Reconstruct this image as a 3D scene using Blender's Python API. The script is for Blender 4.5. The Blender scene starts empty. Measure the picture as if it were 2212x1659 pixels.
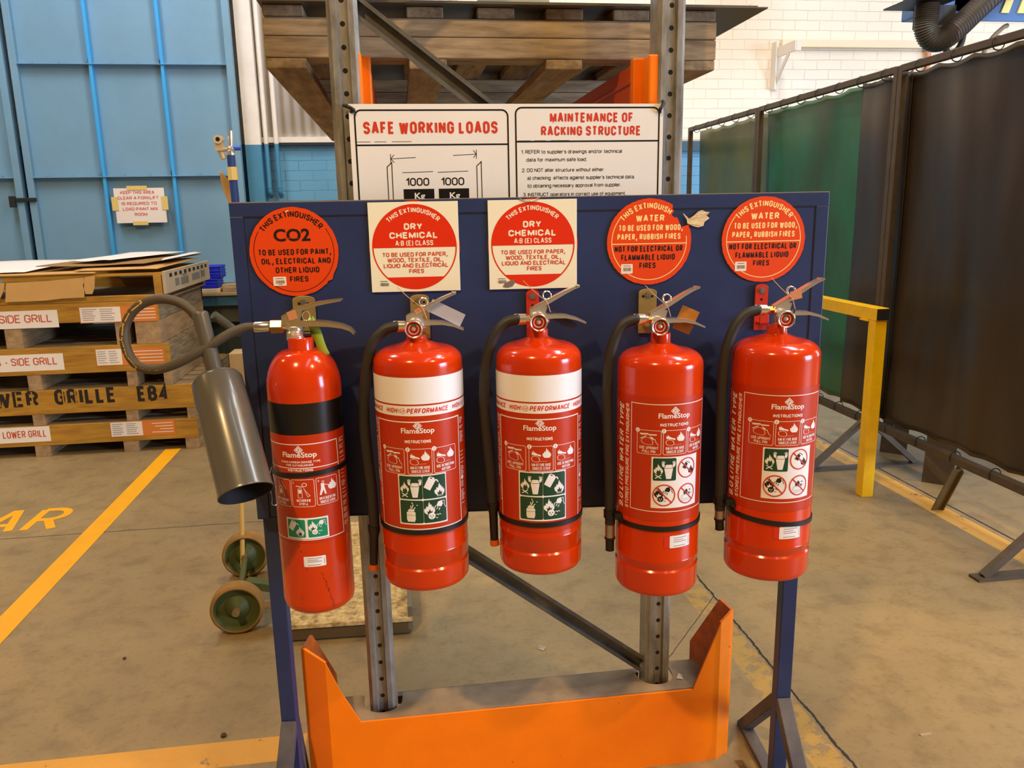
import bpy, bmesh, math, random
from mathutils import Vector, Matrix
from mathutils.geometry import tessellate_polygon
random.seed(7)
SC = bpy.context.scene
COL = SC.collection
PI = math.pi

# ------------------------------------------------------------------ camera
cam_d = bpy.data.cameras.new('camera')
cam = bpy.data.objects.new('camera', cam_d)
COL.objects.link(cam)
R0 = ((0.99005, -0.04788, 0.13229), (-0.13943, -0.20834, 0.96807), (-0.01879, -0.97688, -0.21294))
cam.matrix_world = Matrix(((R0[0][0], -R0[0][1], -R0[0][2], 0), (R0[1][0], -R0[1][1], -R0[1][2], 0),
                           (R0[2][0], -R0[2][1], -R0[2][2], 1.5), (0, 0, 0, 1)))
cam_d.sensor_fit = 'HORIZONTAL'; cam_d.sensor_width = 36.0
cam_d.lens = 1708.0 / 2212.0 * 36.0
cam_d.clip_start = 0.05; cam_d.clip_end = 80
SC.camera = cam

# ------------------------------------------------------------------ world, lamps, exposure
w = bpy.data.worlds.new('hall_air'); SC.world = w; w.use_nodes = True
w.node_tree.nodes['Background'].inputs[0].default_value = (1.0, 0.82, 0.62, 1)
w.node_tree.nodes['Background'].inputs[1].default_value = 0.015
SC.view_settings.view_transform = 'Standard'; SC.view_settings.look = 'None'
SC.view_settings.gamma = 1.0; SC.view_settings.use_curve_mapping = False
SC.view_settings.exposure = -0.10
SC.cycles.use_denoising = True

def area(name, loc, target, power, color, sx, sy=None, shape='DISK'):
    d = bpy.data.lights.new(name, 'AREA'); d.energy = power; d.color = color
    d.shape = shape; d.size = sx
    if sy: d.size_y = sy
    o = bpy.data.objects.new(name, d); COL.objects.link(o)
    o.location = loc
    o.rotation_euler = (Vector(target) - Vector(loc)).to_track_quat('-Z', 'Y').to_euler()
    return o
SOD = (1.0, 0.64, 0.26); DAY = (0.60, 0.75, 1.0); ADDED_ROOF = (0.84, 0.92, 1.0)
for nm, x, y, pw in (('high_bay_lamp', -1.8, -1.6, 330), ('high_bay_lamp', 3.6, -1.8, 225), ('high_bay_lamp', 4.6, 1.8, 110),
                     ('high_bay_lamp', 0.4, 5.0, 90), ('high_bay_lamp', -5.2, 2.6, 60)):
    area(nm, (x, y, 5.9), (x, y, 0), pw, SOD, 0.26)
area('roller_door_daylight', (8.6, -2.2, 2.0), (0.2, 1.7, 1.0), 780, DAY, 3.0, 2.8, 'RECTANGLE')
area('side_door_daylight', (8.3, 4.6, 2.0), (2.4, 4.4, 0.4), 130, DAY, 2.6, 2.8, 'RECTANGLE')
area('unseen_roof_light', (3.0, 3.4, 6.4), (3.2, 7.0, 0.6), 330, ADDED_ROOF, 0.9, 5.0, 'RECTANGLE')  # light added to brighten the back wall, not a known skylight
area('unseen_roof_light', (-2.6, 5.2, 6.4), (-2.3, 7.0, 0.6), 250, ADDED_ROOF, 0.9, 3.4, 'RECTANGLE')
area('unseen_roof_light', (1.9, -1.2, 6.4), (1.9, -1.2, 0), 40, ADDED_ROOF, 0.5, 4.0, 'RECTANGLE')

# ------------------------------------------------------------------ materials
def lin(c):
    return tuple(((v / 255) / 12.92 if v / 255 <= 0.04045 else ((v / 255 + 0.055) / 1.055) ** 2.4) for v in c)
MATS = {}
def mat(name, rgb, rough=0.5, metal=0.0, spec=0.5, var=0.0, vscale=8.0, stretch=(1, 1, 1), dark=None, bump=0.0, bscale=None, coat=0.0, alpha=None, trans=0.0):
    if name in MATS: return MATS[name]
    m = bpy.data.materials.new(name); m.use_nodes = True
    nt = m.node_tree; b = nt.nodes['Principled BSDF']
    c = lin(rgb) + (1,)
    b.inputs['Base Color'].default_value = c
    b.inputs['Roughness'].default_value = rough; b.inputs['Metallic'].default_value = metal
    b.inputs['Specular IOR Level'].default_value = spec
    if coat: b.inputs['Coat Weight'].default_value = coat; b.inputs['Coat Roughness'].default_value = 0.06
    if trans: b.inputs['Transmission Weight'].default_value = trans
    if alpha is not None: b.inputs['Alpha'].default_value = alpha
    if var or bump:
        tc = nt.nodes.new('ShaderNodeTexCoord'); mp = nt.nodes.new('ShaderNodeMapping')
        mp.inputs['Scale'].default_value = stretch
        nt.links.new(tc.outputs['Object'], mp.inputs['Vector'])
        nz = nt.nodes.new('ShaderNodeTexNoise'); nz.inputs['Scale'].default_value = vscale
        nz.inputs['Detail'].default_value = 6; nz.inputs['Roughness'].default_value = 0.62
        nt.links.new(mp.outputs['Vector'], nz.inputs['Vector'])
        if var:
            rp = nt.nodes.new('ShaderNodeValToRGB')
            dk = lin(dark) + (1,) if dark else tuple(v * (1 - var) for v in c[:3]) + (1,)
            rp.color_ramp.elements[0].position = 0.5 - 0.22; rp.color_ramp.elements[0].color = dk
            rp.color_ramp.elements[1].position = 0.5 + 0.16; rp.color_ramp.elements[1].color = c
            nt.links.new(nz.outputs['Fac'], rp.inputs['Fac'])
            nt.links.new(rp.outputs['Color'], b.inputs['Base Color'])
        if bump:
            bp = nt.nodes.new('ShaderNodeBump'); bp.inputs['Strength'].default_value = bump; bp.inputs['Distance'].default_value = 0.06 if bscale else 0.01
            if bscale:
                n2 = nt.nodes.new('ShaderNodeTexNoise'); n2.inputs['Scale'].default_value = bscale; n2.inputs['Detail'].default_value = .8
                nt.links.new(mp.outputs['Vector'], n2.inputs['Vector']); nt.links.new(n2.outputs['Fac'], bp.inputs['Height'])
            else: nt.links.new(nz.outputs['Fac'], bp.inputs['Height'])
            nt.links.new(bp.outputs['Normal'], b.inputs['Normal'])
    MATS[name] = m
    return m

navy = mat('navy_paint', (38, 55, 102), 0.42, var=0.25, vscale=5, dark=(31, 45, 88))
navy_gap = mat('navy_gap', (8, 9, 14), 0.8)
steel_edge = mat('worn_edge', (150, 140, 120), 0.5)
red = mat('red_enamel', (198, 52, 0), 0.17, spec=0.45, coat=0.22)
red_dark = mat('red_bracket_paint', (190, 48, 22), 0.4)
lab_red = mat('label_red', (184, 47, 2), 0.3)
p_white = mat('print_white', (236, 234, 236), 0.35)
p_black = mat('print_black', (20, 17, 15), 0.3)
p_green = mat('print_green', (20, 66, 46), 0.35)
p_green2 = mat('print_bright_green', (0, 140, 100), 0.35)
p_red = mat('print_red', (206, 44, 22), 0.4)
p_grey = mat('print_grey', (120, 112, 104), 0.5)
s_orange = mat('sign_red_orange', (226, 68, 0), 0.45)
s_red = mat('sign_red', (222, 44, 2), 0.4)
s_cream = mat('sign_cream', (250, 224, 150), 0.5)
s_board = mat('sign_cream_board', (240, 240, 218), 0.45)
s_print = mat('sign_print_red', (205, 52, 30), 0.5)
s_black = mat('sign_black', (24, 14, 14), 0.45)
panel_w = mat('sign_white_board', (236, 234, 230), 0.45, var=0.06, vscale=4)
chrome = mat('chrome', (242, 236, 226), 0.2, metal=0.86)
brass = mat('brass', (200, 160, 95), 0.25, metal=1.0)
zinc = mat('yellow_zinc', (176, 156, 96), 0.42, metal=0.5, var=0.25, vscale=30)
bolt_m = mat('bolt_zinc', (170, 165, 155), 0.35, metal=0.9)
rubber = mat('black_rubber', (38, 36, 33), 0.55)
plastic_k = mat('black_plastic', (18, 17, 17), 0.4)
gauge_r = mat('gauge_red', (170, 30, 22), 0.35)
gauge_g = mat('gauge_green', (60, 120, 60), 0.35)
lens_m = mat('gauge_lens', (245, 240, 235), 0.06, trans=1.0, spec=0.5)
horn_m = mat('horn_grey', (88, 82, 70), 0.28, spec=0.5, var=0.2, vscale=9, coat=0.3)
horn_in = mat('horn_inside', (30, 28, 26), 0.7)
wire_m = mat('tan_wire', (205, 150, 110), 0.4)
cop = mat('copper_tag', (215, 150, 105), 0.4, metal=0.3)
tag_y = mat('yellow_green_tape', (140, 165, 50), 0.4)
tag_c = mat('clear_tag', (225, 225, 235), 0.2, alpha=0.38)
tag_d = mat('dark_tag', (40, 42, 60), 0.4)
tag_a = mat('amber_tag', (170, 105, 30), 0.4, var=0.3, vscale=60)
galv = mat('galvanised', (176, 174, 168), 0.42, metal=0.45, var=0.5, vscale=22, stretch=(1, 1, 0.35), dark=(112, 106, 94))
galv_d = mat('galvanised_groove', (112, 98, 78), 0.5, metal=0.7, var=0.4, vscale=30)
hole_m = mat('hole_black', (8, 8, 8), 0.9)
brace_m = mat('brace_steel', (110, 108, 100), 0.45, metal=0.4, var=0.4, vscale=20)
orange = mat('orange_paint', (255, 130, 0), 0.38, var=0.08, vscale=12)
dust = mat('dusty_steel', (150, 128, 100), 0.9, var=0.2, vscale=14, dark=(122, 104, 84))
orange_s = orange.copy(); orange_s.name = 'orange_paint_scuffed'
def speckle(m, rgb, scale, thr, stretch=(1, 1, 1)):
    nt = m.node_tree; N = nt.nodes; Lk = nt.links; b = N['Principled BSDF']; tc = N.new('ShaderNodeTexCoord'); mp = N.new('ShaderNodeMapping'); mp.inputs['Scale'].default_value = stretch
    Lk.new(tc.outputs['Object'], mp.inputs['Vector']); nz = N.new('ShaderNodeTexNoise'); nz.inputs['Scale'].default_value = scale; nz.inputs['Detail'].default_value = 3; nz.inputs['Roughness'].default_value = .7; Lk.new(mp.outputs['Vector'], nz.inputs['Vector'])
    rp = N.new('ShaderNodeValToRGB'); rp.color_ramp.elements[0].position = thr; rp.color_ramp.elements[0].color = (0, 0, 0, 1); rp.color_ramp.elements[1].position = thr + .02; rp.color_ramp.elements[1].color = (1, 1, 1, 1); Lk.new(nz.outputs['Fac'], rp.inputs['Fac'])
    mx = N.new('ShaderNodeMix'); mx.data_type = 'RGBA'; mx.inputs[7].default_value = lin(rgb) + (1,); Lk.new(rp.outputs['Color'], mx.inputs['Factor'])
    lk = b.inputs['Base Color'].links
    if lk: Lk.new(lk[0].from_socket, mx.inputs[6])
    else: mx.inputs[6].default_value = b.inputs['Base Color'].default_value
    Lk.new(mx.outputs[2], b.inputs['Base Color'])
speckle(orange_s, (150, 86, 36), 38, .71, (1, 1, .6))
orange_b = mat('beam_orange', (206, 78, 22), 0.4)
scrape = mat('paint_scrape', (92, 48, 24), 0.7)
grey_w = mat('grey_timber', (172, 152, 120), 0.8, var=0.5, vscale=6, stretch=(1, 6, 8), dark=(108, 90, 68), bump=0.15)
grey_wy = mat('grey_timber_long', (160, 140, 108), 0.8, var=0.5, vscale=6, stretch=(6, 1, 8), dark=(98, 80, 58), bump=0.15)
yel_w = mat('warm_lit_pine', (190, 142, 46), 0.75, var=0.4, vscale=5, stretch=(1, 5, 8), dark=(146, 100, 26), bump=0.1)  # warm lamplight on the crate fronts put into the colour; sides kept greyer
yel_wy = mat('pine_timber_side', (176, 146, 106), 0.8, var=0.4, vscale=5, stretch=(5, 1, 6), dark=(128, 104, 74), bump=0.1)
card = mat('cardboard', (206, 160, 94), 0.85, var=0.12, vscale=5)
card_e = mat('cardboard_edge', (150, 116, 68), 0.9)
paper = mat('paper_white', (238, 230, 224), 0.7)
tape_m = mat('masking_tape', (226, 200, 120), 0.6)
wpaper = mat('sticker_white', (236, 228, 218), 0.5)
sorange = mat('sticker_orange', (214, 126, 52), 0.5)
door_b = mat('door_blue', (120, 164, 194), 0.5, var=0.16, vscale=1.3, bump=0.02)
rib_b = mat('rib_blue_lit', (66, 168, 236), 0.4)  # brighter than the door: side light on the ribs put into the colour
wall_blue2 = mat('pillar_blue', (70, 140, 180), 0.5, var=0.15, vscale=6)
white_p = mat('white_gloss', (236, 230, 222), 0.45, var=0.12, vscale=5)
dk = mat('dark_skirt', (28, 32, 38), 0.6)
cur_g = mat('green_vinyl', (42, 112, 78), 0.35, spec=0.5, var=0.45, vscale=3.2, stretch=(1, 1, .5), dark=(62, 76, 36), bump=.6, bscale=2.6)
cur_o = mat('olive_vinyl', (104, 106, 52), 0.33, spec=0.5, var=0.35, vscale=3.0, stretch=(1, 1, .5), dark=(66, 84, 50))
cur_k = mat('black_vinyl', (66, 50, 32), 0.34, spec=0.55, var=0.5, vscale=2.6, stretch=(1, 1.4, .35), dark=(40, 34, 26), bump=.8, bscale=2.6)
fr_brown = mat('brown_frame_steel', (84, 70, 52), 0.5, var=0.3, vscale=20)
yellow = mat('safety_yellow', (250, 196, 6), 0.35, var=0.15, vscale=14)
blue_st = mat('stand_blue', (40, 66, 130), 0.4)
bin_b = mat('bin_blue', (24, 42, 200), 0.4)
teal = mat('bench_teal', (40, 82, 104), 0.5)
deep = mat('cabinet_dark', (44, 52, 44), 0.6)
duct_k = mat('duct_black', (58, 48, 36), 0.5)
ext_b = mat('extractor_blue', (70, 110, 168), 0.45)
pale_y = mat('hazard_yellow', (245, 225, 140), 0.5)
sheet_m = mat('sheet_steel', (120, 112, 98), 0.4, metal=0.6, var=0.2, vscale=5)
sheet_l = mat('sheet_pale', (188, 200, 196), 0.4, metal=0.2)
green_w = mat('wheel_green', (78, 86, 36), 0.6, var=0.3, vscale=12)
tyre = mat('tyre_brown', (150, 112, 52), 0.8, var=0.25, vscale=16)
deck_m = mat('dirty_deck', (228, 200, 138), 0.9, var=0.6, vscale=34, dark=(122, 96, 52), bump=0.4)
deck_e = mat('deck_edge', (92, 74, 42), 0.9)
rope_m = mat('rope_yellow', (196, 160, 86), 0.8)
mark_y = mat('floor_yellow', (250, 178, 0), 0.6, var=0.10, vscale=8)
cobw = mat('cobweb_dust', (160, 140, 116), 0.95, alpha=0.35)
litter = mat('foil_litter', (206, 188, 156), 0.3, metal=0.5)
grit_m = mat('dark_grit', (80, 64, 44), 0.9)
glue = mat('torn_backing', (226, 212, 176), 0.8, var=0.25, vscale=60, dark=(186, 160, 110))

def nodes_of(m): return m.node_tree, m.node_tree.nodes, m.node_tree.links
def floor_material():
    m = bpy.data.materials.new('worn_concrete'); m.use_nodes = True
    nt, N, Lk = nodes_of(m); b = N['Principled BSDF']
    b.inputs['Roughness'].default_value = 0.55
    tc = N.new('ShaderNodeTexCoord')
    def noise(s, d=5, r=.6):
        n = N.new('ShaderNodeTexNoise'); n.inputs['Scale'].default_value = s; n.inputs['Detail'].default_value = d; n.inputs['Roughness'].default_value = r
        Lk.new(tc.outputs['Object'], n.inputs['Vector']); return n
    def ramp(f, p0, c0, p1, c1):
        r = N.new('ShaderNodeValToRGB'); e = r.color_ramp.elements
        e[0].position = p0; e[0].color = c0; e[1].position = p1; e[1].color = c1
        Lk.new(f, r.inputs['Fac']); return r
    def mix(fac, a, bb, mode='MIX'):
        x = N.new('ShaderNodeMix'); x.data_type = 'RGBA'; x.blend_type = mode
        if isinstance(fac, float): x.inputs['Factor'].default_value = fac
        else: Lk.new(fac, x.inputs['Factor'])
        Lk.new(a, x.inputs[6]); 
        if isinstance(bb, tuple): x.inputs[7].default_value = bb
        else: Lk.new(bb, x.inputs[7])
        return x.outputs[2]
    big = ramp(noise(0.9, 4).outputs['Fac'], .3, lin((134, 114, 78)) + (1,), .7, lin((162, 139, 96)) + (1,))
    mid = ramp(noise(9, 6, .7).outputs['Fac'], .36, (0.62, 0.6, 0.58, 1), .52, (1, 1, 1, 1))
    fine = ramp(noise(45, 5, .7).outputs['Fac'], .33, (0.66, 0.64, 0.62, 1), .46, (1, 1, 1, 1))
    c = mix(0.55, big.outputs['Color'], mid.outputs['Color'], 'MULTIPLY')
    c = mix(0.55, c, fine.outputs['Color'], 'MULTIPLY')
    sp = N.new('ShaderNodeSeparateXYZ'); Lk.new(tc.outputs['Object'], sp.inputs[0])
    wob = noise(14, 5, .7)
    def M2(op, a, bb):
        x = N.new('ShaderNodeMath'); x.operation = op
        for i, v in enumerate((a, bb)):
            if isinstance(v, (int, float)): x.inputs[i].default_value = v
            else: Lk.new(v, x.inputs[i])
        return x.outputs[0]
    def joint(axis, pos, wd, wobble):
        d = M2('ADD', axis, M2('MULTIPLY', M2('SUBTRACT', wob.outputs['Fac'], .5), wobble))
        d = M2('ABSOLUTE', M2('SUBTRACT', d, pos), 0)
        return M2('LESS_THAN', d, wd)
    j = joint(sp.outputs['X'], 1.163, 0.0045, 0.03)
    j = M2('MAXIMUM', j, joint(sp.outputs['X'], 2.70, 0.006, 0.01))
    jy = M2('MULTIPLY', joint(sp.outputs['Y'], 3.887, 0.003, 0.012), M2('LESS_THAN', sp.outputs['X'], 1.1))
    j = M2('MAXIMUM', j, jy)
    dg = M2('SUBTRACT', M2('MULTIPLY', M2('SUBTRACT', sp.outputs['X'], .845), .776), M2('MULTIPLY', M2('SUBTRACT', sp.outputs['Y'], 2.349), .631))
    dgm = M2('MULTIPLY', joint(dg, 0, .0015, .01), M2('MULTIPLY', M2('GREATER_THAN', sp.outputs['X'], .6), M2('LESS_THAN', sp.outputs['X'], 1.163)))
    j = M2('MAXIMUM', j, dgm)
    # worn yellow paint: along the near joint and along the screens
    def stripe(axis, lo, hi, thr, sc):
        n = noise(sc, 6, .75)
        s = M2('MULTIPLY', M2('GREATER_THAN', axis, lo), M2('LESS_THAN', axis, hi))
        return M2('MULTIPLY', s, M2('GREATER_THAN', n.outputs['Fac'], thr))
    y1 = stripe(sp.outputs['X'], 1.055, 1.15, .48, 16)
    y2 = stripe(sp.outputs['X'], 2.555, 2.665, .40, 9)
    y3 = M2('MULTIPLY', stripe(sp.outputs['Y'], 2.028, 2.140, .36, 12), M2('LESS_THAN', sp.outputs['X'], -.34))
    c = mix(M2('MULTIPLY', y1, .35), c, lin((212, 160, 20)) + (1,))
    c = mix(M2('MULTIPLY', y2, .55), c, lin((232, 176, 60)) + (1,))
    c = mix(M2('MULTIPLY', y3, .65), c, lin((236, 168, 16)) + (1,))
    c = mix(j, c, lin((44, 34, 24)) + (1,))
    Lk.new(c, b.inputs['Base Color'])
    bp = N.new('ShaderNodeBump'); bp.inputs['Strength'].default_value = .12; bp.inputs['Distance'].default_value = .01
    Lk.new(noise(45, 5).outputs['Fac'], bp.inputs['Height']); Lk.new(bp.outputs['Normal'], b.inputs['Normal'])
    return m
def brick_material(name, rgb, mortar):
    m = bpy.data.materials.new(name); m.use_nodes = True
    nt, N, Lk = nodes_of(m); b = N['Principled BSDF']; b.inputs['Roughness'].default_value = .55
    tc = N.new('ShaderNodeTexCoord'); mp = N.new('ShaderNodeMapping'); mp.inputs['Rotation'].default_value = (PI / 2, 0, 0)
    sx = N.new('ShaderNodeSeparateXYZ'); cb = N.new('ShaderNodeCombineXYZ')
    Lk.new(tc.outputs['Object'], sx.inputs[0]); Lk.new(sx.outputs['X'], cb.inputs['X']); Lk.new(sx.outputs['Z'], cb.inputs['Y'])
    nz = N.new('ShaderNodeTexNoise'); nz.inputs['Scale'].default_value = 9; nz.inputs['Detail'].default_value = 4
    Lk.new(tc.outputs['Object'], nz.inputs['Vector'])
    va = N.new('ShaderNodeVectorMath'); va.operation = 'SCALE'; va.inputs['Scale'].default_value = .012
    Lk.new(nz.outputs['Color'], va.inputs[0])
    ad = N.new('ShaderNodeVectorMath'); ad.operation = 'ADD'; Lk.new(cb.outputs[0], ad.inputs[0]); Lk.new(va.outputs[0], ad.inputs[1])
    br = N.new('ShaderNodeTexBrick'); br.inputs['Scale'].default_value = 1.0; br.inputs['Brick Width'].default_value = .24; br.inputs['Row Height'].default_value = .086
    br.inputs['Mortar Size'].default_value = .0035; br.inputs['Mortar Smooth'].default_value = .6; br.inputs['Bias'].default_value = 0
    Lk.new(ad.outputs[0], br.inputs['Vector'])
    n3 = N.new('ShaderNodeTexNoise'); n3.inputs['Scale'].default_value = 2.2; n3.inputs['Detail'].default_value = 3; Lk.new(tc.outputs['Object'], n3.inputs['Vector'])
    rp = N.new('ShaderNodeValToRGB'); rp.color_ramp.elements[0].position = .42; rp.color_ramp.elements[1].position = .6; Lk.new(n3.outputs['Fac'], rp.inputs['Fac'])
    ml = N.new('ShaderNodeMath'); ml.operation = 'MULTIPLY'; Lk.new(br.outputs['Fac'], ml.inputs[0]); Lk.new(rp.outputs['Color'], ml.inputs[1])
    mx = N.new('ShaderNodeMix'); mx.data_type = 'RGBA'; mx.inputs[6].default_value = lin(rgb) + (1,); mx.inputs[7].default_value = lin(mortar) + (1,)
    m5 = N.new('ShaderNodeMath'); m5.operation = 'MULTIPLY'; m5.inputs[1].default_value = .5; Lk.new(ml.outputs[0], m5.inputs[0])
    Lk.new(m5.outputs[0], mx.inputs['Factor']); Lk.new(mx.outputs[2], b.inputs['Base Color'])
    bp = N.new('ShaderNodeBump'); bp.inputs['Strength'].default_value = .7; bp.inputs['Distance'].default_value = .006; bp.invert = True
    Lk.new(br.outputs['Fac'], bp.inputs['Height']); Lk.new(bp.outputs['Normal'], b.inputs['Normal'])
    return m

# ------------------------------------------------------------------ mesh helpers
class MB:
    """collects faces; build() links them as ONE mesh object"""
    def __init__(s): s.v = []; s.f = []; s.m = []
    def add(s, vs, fs, m=0):
        o = len(s.v); s.v += [tuple(v) for v in vs]
        for f in fs: s.f.append(tuple(i + o for i in f)); s.m.append(m)
        return s
    def box(s, x0, x1, y0, y1, z0, z1, m=0, tf=None):
        vs = [Vector((x, y, z)) for z in (z0, z1) for y in (y0, y1) for x in (x0, x1)]
        if tf is not None: vs = [tf @ v for v in vs]
        return s.add(vs, [(0, 2, 3, 1), (4, 5, 7, 6), (0, 1, 5, 4), (2, 6, 7, 3), (0, 4, 6, 2), (1, 3, 7, 5)], m)
    def bar(s, p0, p1, wd, ht, m=0, up=(0, 0, 1)):
        p0 = Vector(p0); p1 = Vector(p1); d = (p1 - p0); ln = d.length; d.normalize()
        u = Vector(up); sd = d.cross(u)
        if sd.length < 1e-4: sd = d.cross(Vector((1, 0, 0)))
        sd.normalize(); u = sd.cross(d)
        vs = [p + sd * a + u * b for p in (p0, p1) for b in (-ht / 2, ht / 2) for a in (-wd / 2, wd / 2)]
        return s.add(vs, [(0, 1, 3, 2), (4, 6, 7, 5), (0, 4, 5, 1), (2, 3, 7, 6), (0, 2, 6, 4), (1, 5, 7, 3)], m)
    def cyl(s, p0, p1, r0, r1=None, seg=20, m=0, cap=True):
        r1 = r0 if r1 is None else r1
        return s.rings([(p0, r0), (p1, r1)], seg, m, cap)
    def rings(s, pr, seg=20, m=0, cap=True):
        pts = [Vector(p) for p, r in pr]
        d = (pts[-1] - pts[0]).normalized()
        a = d.cross(Vector((0, 0, 1)))
        if a.length < 1e-3: a = Vector((1, 0, 0))
        a.normalize(); b = d.cross(a)
        vs = []
        for (p, r) in pr:
            for k in range(seg):
                t = 2 * PI * k / seg; vs.append(Vector(p) + a * (r * math.cos(t)) + b * (r * math.sin(t)))
        fs = []
        for i in range(len(pr) - 1):
            for k in range(seg):
                k2 = (k + 1) % seg; fs.append((i * seg + k, i * seg + k2, (i + 1) * seg + k2, (i + 1) * seg + k))
        if cap: fs.append(tuple(range(seg))[::-1]); fs.append(tuple(range((len(pr) - 1) * seg, len(pr) * seg)))
        return s.add(vs, fs, m)
    def lathe(s, prof, seg=64, m=0, cx=0, cy=0, ms=None):
        n = len(prof); vs = []
        for r, z in prof:
            for k in range(seg):
                t = 2 * PI * k / seg; vs.append((cx + r * math.cos(t), cy + r * math.sin(t), z))
        o = len(s.v); s.v += vs
        for i in range(n - 1):
            for k in range(seg):
                k2 = (k + 1) % seg
                s.f.append((o + i * seg + k, o + i * seg + k2, o + (i + 1) * seg + k2, o + (i + 1) * seg + k)); s.m.append(ms[i] if ms else m)
        s.f.append(tuple(o + k for k in range(seg))[::-1]); s.m.append(m)
        s.f.append(tuple(o + (n - 1) * seg + k for k in range(seg))); s.m.append(m)
        return s
    def tube(s, pts, r, seg=14, m=0, smooth=6, closed=False):
        P = [Vector(p) for p in pts]
        if smooth > 1 and len(P) > 2:
            Q = []
            n = len(P)
            for i in range(n - 1 if not closed else n):
                p0 = P[i - 1] if (i > 0 or closed) else P[0] * 2 - P[1]
                p1 = P[i]; p2 = P[(i + 1) % n]
                p3 = P[(i + 2) % n] if (i + 2 < n or closed) else p2 * 2 - p1
                for k in range(smooth):
                    t = k / smooth
                    Q.append(.5 * ((2 * p1) + (p2 - p0) * t + (2 * p0 - 5 * p1 + 4 * p2 - p3) * t * t + (3 * p1 - p0 - 3 * p2 + p3) * t ** 3))
            if not closed: Q.append(P[-1])
            P = Q
        n = len(P); vs = []; prev = None
        for i in range(n):
            d = (P[(i + 1) % n] - P[i - 1]) if closed else (P[min(i + 1, n - 1)] - P[max(i - 1, 0)])
            d.normalize()
            if prev is None:
                a = d.cross(Vector((0, 0, 1)))
                if a.length < 1e-3: a = d.cross(Vector((1, 0, 0)))
            else: a = prev - d * prev.dot(d)
            a.normalize(); prev = a; b = d.cross(a)
            rr = r(i / max(1, n - 1)) if callable(r) else r
            for k in range(seg):
                t = 2 * PI * k / seg; vs.append(P[i] + a * (rr * math.cos(t)) + b * (rr * math.sin(t)))
        fs = []
        for i in range(n if closed else n - 1):
            i2 = (i + 1) % n
            for k in range(seg):
                k2 = (k + 1) % seg; fs.append((i * seg + k, i * seg + k2, i2 * seg + k2, i2 * seg + k))
        if not closed: fs.append(tuple(range(seg))[::-1]); fs.append(tuple(range((n - 1) * seg, n * seg)))
        return s.add(vs, fs, m)
    def prism(s, poly, fn0, fn1, m=0):
        """closed 2D outline, extruded between two mappings"""
        n = len(poly)
        vs = [fn0(*p) for p in poly] + [fn1(*p) for p in poly]
        fs = [(i, (i + 1) % n, n + (i + 1) % n, n + i) for i in range(n)]
        for t in tessellate_polygon([[Vector((p[0], p[1], 0)) for p in poly]]):
            fs.append(tuple(t)[::-1]); fs.append(tuple(n + i for i in t))
        return s.add(vs, fs, m)
    def sheet(s, fn, nu, nv, m=0):
        vs = [fn(i / nu, j / nv) for j in range(nv + 1) for i in range(nu + 1)]
        fs = [(j * (nu + 1) + i, j * (nu + 1) + i + 1, (j + 1) * (nu + 1) + i + 1, (j + 1) * (nu + 1) + i) for j in range(nv) for i in range(nu)]
        return s.add(vs, fs, m)
    def build(s, name, mats, parent=None, smooth=None, bevel=0, solid=0, nofix=False):
        me = bpy.data.meshes.new(name); me.from_pydata(s.v, [], s.f)
        if not isinstance(mats, (list, tuple)): mats = [mats]
        for mm in mats: me.materials.append(mm)
        me.polygons.foreach_set('material_index', s.m)
        if not nofix:
            bm = bmesh.new(); bm.from_mesh(me); bmesh.ops.recalc_face_normals(bm, faces=bm.faces); bm.to_mesh(me); bm.free()
        if smooth is not None:
            me.polygons.foreach_set('use_smooth', [True] * len(me.polygons))
            try: me.set_sharp_from_angle(angle=math.radians(smooth))
            except Exception: pass
        me.update()
        o = bpy.data.objects.new(name, me); COL.objects.link(o)
        if parent is not None: o.parent = parent
        if solid:
            md = o.modifiers.new('thickness', 'SOLIDIFY'); md.thickness = solid; md.offset = 0
        if bevel:
            md = o.modifiers.new('edge', 'BEVEL'); md.width = bevel; md.segments = 2; md.limit_method = 'ANGLE'; md.angle_limit = math.radians(40)
        return o
def tag(o, label, cat, group=None):
    o['label'] = label; o['category'] = cat
    if group: o['group'] = group
    return o
def thing(name, label, cat, loc=(0, 0, 0), rz=0.0, group=None):
    o = bpy.data.objects.new(name, None); COL.objects.link(o); o.empty_display_size = .1
    o.location = loc; o.rotation_euler = (0, 0, rz)
    return tag(o, label, cat, group)
def struct(o): o['kind'] = 'structure'; return o
def copy_thing(src, loc, rz, label, group=None):
    r = src.copy(); COL.objects.link(r); r.location = loc; r.rotation_euler = (0, 0, rz); r['label'] = label
    if group: r['group'] = group
    def rec(a, b):
        for ch in list(a.children):
            c = ch.copy(); COL.objects.link(c); c.parent = b; rec(ch, c)
    rec(src, r)
    return r

# ------------------------------------------------------------------ flat graphics (signs and labels)
_txt = {}
def text_mesh(s, bold=0.0):
    key = (s, bold)
    if key in _txt: return _txt[key]
    cu = bpy.data.curves.new('t', 'FONT'); cu.body = s; cu.size = 1.0; cu.resolution_u = 3; cu.offset = bold; cu.fill_mode = 'FRONT'; cu.dimensions = '2D'
    ob = bpy.data.objects.new('t', cu)
    me = bpy.data.meshes.new_from_object(ob)
    vs = [(v.co.x, v.co.y) for v in me.vertices]; fs = [tuple(p.vertices) for p in me.polygons]
    bpy.data.objects.remove(ob); bpy.data.curves.remove(cu); bpy.data.meshes.remove(me)
    _txt[key] = (vs, fs)
    return _txt[key]
def capheight(bold=0.0):
    vs, _ = text_mesh('H', bold); ys = [v[1] for v in vs]; return max(ys), min(ys)
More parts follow.
